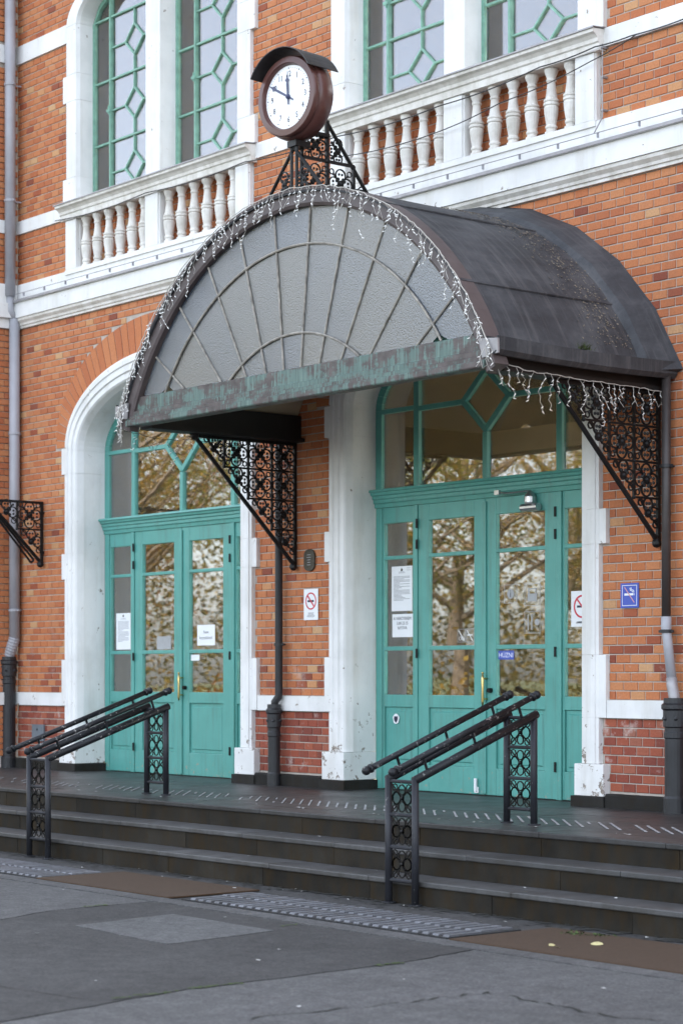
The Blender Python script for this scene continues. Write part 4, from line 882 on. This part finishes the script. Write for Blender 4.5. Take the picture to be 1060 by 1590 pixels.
# icicle light strings
def lights(name,path,label,mat='cord',drop=(.07,.30),step=.055,bmat='bulb',out=Vector((0,-.012,0)),r=.0031):
    cd_=MB(); bl=MB(); P=[Vector(p) for p in path]; L=[0]
    for a,b in zip(P,P[1:]): L.append(L[-1]+(b-a).length)
    def at(s_):
        for i in range(len(P)-1):
            if s_<=L[i+1]: return P[i].lerp(P[i+1],(s_-L[i])/max(1e-6,L[i+1]-L[i]))
        return P[-1]
    n=int(L[-1]/.05); main=[at(L[-1]*i/n)+Vector((rnd.uniform(-.006,.006),rnd.uniform(-.006,.002),rnd.uniform(-.008,.008))) for i in range(n+1)]
    cd_.tube(main,r*1.25,4); s_=0; prev=None
    while s_<L[-1]:
        p=at(s_); ln=rnd.uniform(*drop)*(1.25 if rnd.random()<.25 else .85); k=max(3,int(ln/.035)); q=p.copy(); pts=[q.copy()]; sg=rnd.choice((-1,1)); dr_=(at(min(L[-1],s_+.05))-at(max(0,s_-.05))); dr_.z=0
        dr_=dr_.normalized() if dr_.length>1e-4 else Vector((1,0,0))
        for j in range(k):
            q=q+Vector((0,0,-ln/k))+dr_*sg*rnd.uniform(.006,.042)+out*rnd.uniform(-.3,1)*.7; sg=-sg if rnd.random()<.7 else sg; pts.append(q.copy())
            if rnd.random()<.75:
                d_=(dr_*sg+Vector((0,rnd.uniform(-.5,.2),rnd.uniform(-1.2,.1)))).normalized(); bl.tube([q,q+d_*.008,q+d_*.030],[.0046,.0042,.0012],4)
        cd_.tube(pts,r*.72,3)
        if rnd.random()<.3 and prev is not None:                       # loop between neighbouring drops
            a,b=prev,pts[len(pts)//2]; cd_.tube([a,(a+b)/2+Vector((0,-.01,-.06)),b],r*.7,3)
        prev=pts[len(pts)//2]; s_+=step*rnd.uniform(.6,1.4)
    o=cd_.build(name,M[mat],None); tag(o,label,'string lights'); tag(bl.build('bulbs',M[bmat],o),kind='stuff'); return o
gA=math.asin((4.12-KZ)/KR); arcp=[(KX+(KR+.008)*math.cos(g),-2.05,KZ+(KR+.008)*math.sin(g)) for g in [math.pi-gA-(math.pi-2*gA)*i/60 for i in range(61)]]
lights('icicle_lights',arcp,'white icicle lights draped along the arched front of the canopy')
lights('icicle_lights',[(KX+2.52,-2.06,4.13),(KX+2.52,-2.03,4.03),(KX+2.545,-1.6,3.985),(KX+2.545,-1.0,3.97),(KX+2.545,-.5,3.965),(KX+2.545,-.06,3.96)],'white icicle lights hanging along the right side gutter',drop=(.09,.33),step=.085,out=Vector((.012,0,0)))
lights('icicle_lights',[(KX-2.50,-2.06,4.12),(KX-2.51,-2.05,4.0),(KX-2.52,-2.04,3.86)],'bunch of white icicle lights at the left end of the arch',drop=(.05,.16),step=.02)
lights('unlit_lights',[(KX-2.52,-2.0,3.96),(KX-2.50,-1.6,3.90),(KX-2.50,-1.25,3.92),(KX-2.50,-.6,3.90),(KX-2.50,-.05,3.93)],'dark wired lights hanging under the left side of the canopy','cordd',(.10,.34),.10,out=Vector((-.012,0,0)),r=.003)
# ------------------------------------------------------------------ handrails
def handrail(x0,x1,yf,yb,label):
    t=empty('handrail',((x0+x1)/2,(yf+yb)/2,0),label,'handrail','iron handrails on the steps')
    zf,zb=.905,1.35; r=.027
    for x in (x0,x1):
        MB().tube([(x,yf,-.002),(x,yf,zf)],r,14).build('post',M['post'],t,smooth=True); MB().tube([(x,yb,HP-.002),(x,yb,zb)],r,14).build('post',M['post'],t,smooth=True)
        for y,z in ((yf,0),(yb,HP)): MB().lathe([(.05,z-.002),(.05,z+.01),(.03,z+.012)],x,y,10).build('foot_plate',M['post'],t)
        d=Vector((0,yb-yf,zb-zf)); dn=d.normalized(); up=Vector((0,-dn.z,dn.y))
        a=Vector((x,yf,zf-.01))-dn*.01; b=Vector((x,yb,zb-.01))+dn*.03
        MB().tube([a,b],.032,14).build('sloping_tube',M['rail'],t,smooth=True)
        o=up*.125; a2=Vector((x,yf,zf))+o-dn*.13; b2=Vector((x,yb,zb))+o+dn*.03
        hr=MB().tube([a2,b2],.023,12).build('grab_rail',M['rail'],t,smooth=True)
        for e_,sg in ((a2,-1),(b2,1)): MB().ball(e_+dn*sg*.048,.033,12,8).tube([e_-dn*sg*.012,e_+dn*sg*.0,e_+dn*sg*.01,e_+dn*sg*.02],[.024,.034,.034,.024],12).build('finial',M['rail'],hr,smooth=True)
        for k in (.10,.50,.90):
            p=Vector((x,yf,zf)).lerp(Vector((x,yb,zb)),k); MB().tube([p+up*.01,p+o-up*.01],.011,8).build('standoff',M['rail'],hr)
    for y,zs in ((yf,(.169,.407,.64,.88)),(yb,(HP+.114,HP+.344,HP+.578,HP+.80))):
        for z in zs: MB().tube([(x0+r,y,z),(x1-r,y,z)],.014,8).build('crossbar',M['post'],t)
        for za,zb_ in zip(zs,zs[1:]):
            m=MB(); xc=(x0+x1)/2; zc=(za+zb_)/2; hw=(x1-x0)/2-r-.006; hh=(zb_-za)/2-.016
            for sx in (-1,1):
                for sz in (-1,1):
                    m.tube([(xc,y,zc),(xc+sx*hw*.95,y,zc+sz*hh*.95)],.006,4); m.ring((xc+sx*hw*.52,y,zc+sz*hh*.0),(1,0,0),(0,0,1),hw*.40,.006,9,4); 
            for sz in (-1,1): m.ring((xc,y,zc+sz*hh*.58),(1,0,0),(0,0,1),hh*.36,.006,9,4)
            for sx in (-1,1):
                for sz in (-1,1): m.ring((xc+sx*hw*.66,y,zc+sz*hh*.72),(1,0,0),(0,0,1),hw*.24,.005,8,4)
            m.ball((xc,y,zc),.016,6,4); m.build('filigree_panel',M['iron'],t)
    return t
handrail(2.68,2.97,-3.115,-1.94,'black iron handrail with filigree posts in front of the canopy door'); handrail(-2.25,-1.93,-3.17,-1.90,'black iron handrail with filigree posts between the doors at left')
# ------------------------------------------------------------------ things on the ground
def mat_(x0,x1,y0,y1,label):
    o=MB().box(x0,x1,y0,y1,-.002,.012).build('doormat',M['mat'],None,bevel=.006); tag(o,label,'doormat','brown mats at the foot of the steps'); return o
mat_(-.43,1.45,-4.19,-3.35,'brown mat at the foot of the steps left of the centre'); mat_(4.52,6.45,-4.20,-3.30,'brown mat scattered with leaves at lower right')
def leaf(x,y,z,s,rot,label=None):
    m=MB(); c,sn=math.cos(rot),math.sin(rot); pr=[(-1,0,.1),(-.5,.45,.35),(.1,.55,.42),(.7,.3,.3),(1,0,.12),(.6,-.35,.02),(-.1,-.5,.0),(-.6,-.35,.02)]
    m.v=[(x+(a*c-b*sn)*s,y+(a*sn+b*c)*s,z+h*s) for a,b,h in pr]+[(x,y,z+.22*s)]; m.f=[(i,(i+1)%8,8) for i in range(8)]
    o=m.build('fallen_leaf',M['yleaf'],None); tag(o,label,'leaf','fallen leaves on the right mat'); return o
leaf(5.32,-3.72,.014,.042,.4,'largest yellow leaf lying on the right-hand mat'); leaf(5.18,-3.96,.014,.03,1.7,'yellow leaf near the left front of the right mat'); leaf(5.26,-3.99,.014,.022,2.9,'smallest yellow leaf beside another leaf on the right mat')
m=MB()
for i in range(84):
    if i<34: x,y,z=rnd.uniform(-6,7),-2.40-.02-rnd.uniform(0,.04)+.35,HP+.003
    elif i<52: x,y,z=rnd.uniform(-6,7),rnd.choice((-2.50,-2.83)),None
    elif i<72: x,y,z=rnd.uniform(-1,7),-3.12-rnd.random()**2*.35,.012
    else: x,y,z=rnd.uniform(0,7),rnd.uniform(-7.5,-4.4),.012
    if z is None: z=.352 if y>-2.73 else .178
    s_=rnd.uniform(.006,.016); g=rnd.uniform(0,6); k=rnd.randint(4,6)
    p=[(x+s_*rnd.uniform(.6,1.2)*math.cos(g+a*6.28/k)*1.4,y+s_*rnd.uniform(.6,1.2)*math.sin(g+a*6.28/k),z+rnd.uniform(0,.006)) for a in range(k)]; m.poly(p)
tag(m.build('paper_litter',M['litter'],None),'white scraps scattered over the steps and pavement','litter',kind='stuff')
m=MB()
for cx_,cy_,nn in ((4.86,-3.42,60),(5.02,-3.36,40),(6.0,-3.14,36)):
    for i in range(nn):
        p=Vector((cx_+rnd.gauss(0,.06),cy_+rnd.gauss(0,.03),.01)); g=rnd.uniform(0,6); s_=rnd.uniform(.012,.03); d=Vector((math.cos(g),math.sin(g),rnd.uniform(.2,1.2))).normalized()*s_; q=Vector((-math.sin(g),math.cos(g),0))*s_*.3; m.poly([p,p+d*.5+q,p+d,p+d*.5-q])
tag(m.build('weeds',M['moss'],None),'small green weeds at the foot of the steps','weeds',kind='stuff')
# ------------------------------------------------------------------ trees across the forecourt (seen in the glass)
def tree(name,x,y,h,cr,mat,label,n=5200,lean=0,bare=.0):
    t=empty(name,(x,y,0),label,'tree','trees across the forecourt'); tr=MB(); tips=[]
    H=h*.42; tr.tube([(x,y,-.1),(x+lean*.3,y,H*.5),(x+lean*.7,y+.1,H),(x+lean,y+.1,h*.75)],[h*.026,h*.021,h*.016,h*.006],8)
    for i in range(26):
        g=rnd.uniform(0,6.28); z0=H*rnd.uniform(.7,1.55); L=cr*rnd.uniform(.5,1.05); a=Vector((x+lean*.7,y,z0)); b=a+Vector((math.cos(g)*L*.55,math.sin(g)*L*.55,L*.35)); c=b+Vector((math.cos(g)*L*.5,math.sin(g)*L*.5,L*rnd.uniform(.2,.7)))
        tr.tube([a,b,c],[h*.009,h*.005,h*.002],5); tips+=[b,c,(b+c)/2]
    tr.build('trunk',M['bark'],t); lv=MB(); tn=[]
    cl=[Vector((x+lean*.7,y,h*.66))+Vector((rnd.gauss(0,.42)*cr,rnd.gauss(0,.42)*cr,rnd.gauss(0,.30)*h*.75)) for _ in range(46)]+tips
    for i in range(n):
        c=rnd.choice(cl); p=c+Vector((rnd.gauss(0,.42),rnd.gauss(0,.42),rnd.gauss(0,.36)))
        if p.z<h*.12: continue
        d=Vector((rnd.gauss(0,1),rnd.gauss(0,1),rnd.gauss(0,1))).normalized(); q=d.orthogonal().normalized(); s_=rnd.uniform(.032,.062)
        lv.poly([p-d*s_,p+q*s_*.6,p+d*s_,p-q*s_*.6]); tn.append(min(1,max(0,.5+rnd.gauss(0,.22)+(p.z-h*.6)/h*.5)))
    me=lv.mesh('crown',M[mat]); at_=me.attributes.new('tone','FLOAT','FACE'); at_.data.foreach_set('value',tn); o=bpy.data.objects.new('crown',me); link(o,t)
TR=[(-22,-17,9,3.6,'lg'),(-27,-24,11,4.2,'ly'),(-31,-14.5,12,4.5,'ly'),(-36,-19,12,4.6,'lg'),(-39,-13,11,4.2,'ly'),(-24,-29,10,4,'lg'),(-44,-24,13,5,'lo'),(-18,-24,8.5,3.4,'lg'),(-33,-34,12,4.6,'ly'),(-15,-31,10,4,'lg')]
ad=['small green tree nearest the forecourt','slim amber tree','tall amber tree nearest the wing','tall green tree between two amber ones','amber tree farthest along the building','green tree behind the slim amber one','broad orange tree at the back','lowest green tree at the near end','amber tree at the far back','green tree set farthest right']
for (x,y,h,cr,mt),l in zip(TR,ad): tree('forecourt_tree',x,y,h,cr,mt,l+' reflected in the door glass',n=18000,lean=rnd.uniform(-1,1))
for i in range(7):
    x,y=-17-4.2*i+rnd.uniform(-1,1),-12.5-rnd.uniform(0,5)-i*.4; t=empty('shrub',(x,y,0),('nearest','second nearest','third','middle','fifth','sixth','farthest')[i]+' autumn shrub of the row across the forecourt','shrub','shrubs across the forecourt'); lv=MB(); tn=[]
    for k in range(1500):
        g=rnd.uniform(0,6.28); rr=rnd.random()**.5*1.3; p=Vector((x+rr*math.cos(g),y+rr*math.sin(g),abs(rnd.gauss(0,.55))*(1.4-rr*.5)+.05)); d=Vector((rnd.gauss(0,1),rnd.gauss(0,1),rnd.gauss(0,1))).normalized(); q=d.orthogonal().normalized(); s_=rnd.uniform(.05,.10); lv.poly([p-d*s_,p+q*s_*.6,p+d*s_,p-q*s_*.6]); tn.append(rnd.random())
    me=lv.mesh('foliage',M['lo' if i%2 else 'ly']); a_=me.attributes.new('tone','FLOAT','FACE'); a_.data.foreach_set('value',tn); link(bpy.data.objects.new('foliage',me),t)
    s_=MB()
    for k in range(7): g=rnd.uniform(0,6.28); s_.tube([(x,y,-.05),(x+.35*math.cos(g),y+.35*math.sin(g),.5),(x+.7*math.cos(g),y+.7*math.sin(g),1.0)],[.02,.014,.006],5)
    s_.build('stem',M['bark'],t)

m=MB(); tn=[]
for i in range(80000):
    k=rnd.random(); x,y=-62+k*50,-8-k*52; x+=rnd.gauss(0,2.5)-6; y+=rnd.gauss(0,2.5)-8; top=7.6+2.4*math.sin(k*23)+1.5*math.sin(k*61)
    p=Vector((x,y,rnd.random()**.8*top)); d=Vector((rnd.gauss(0,1),rnd.gauss(0,1),rnd.gauss(0,1))).normalized(); q=d.orthogonal().normalized(); s_=rnd.uniform(.07,.14); m.poly([p-d*s_,p+q*s_*.6,p+d*s_,p-q*s_*.6]); tn.append(min(1,max(0,rnd.gauss(.45,.2)+.3*math.sin(k*37))))
me=m.mesh('far_wood',M['lm']); a_=me.attributes.new('tone','FLOAT','FACE'); a_.data.foreach_set('value',tn); tag(link(bpy.data.objects.new('far_wood',me)),'belt of autumn trees far beyond the forecourt','wood',kind='stuff')
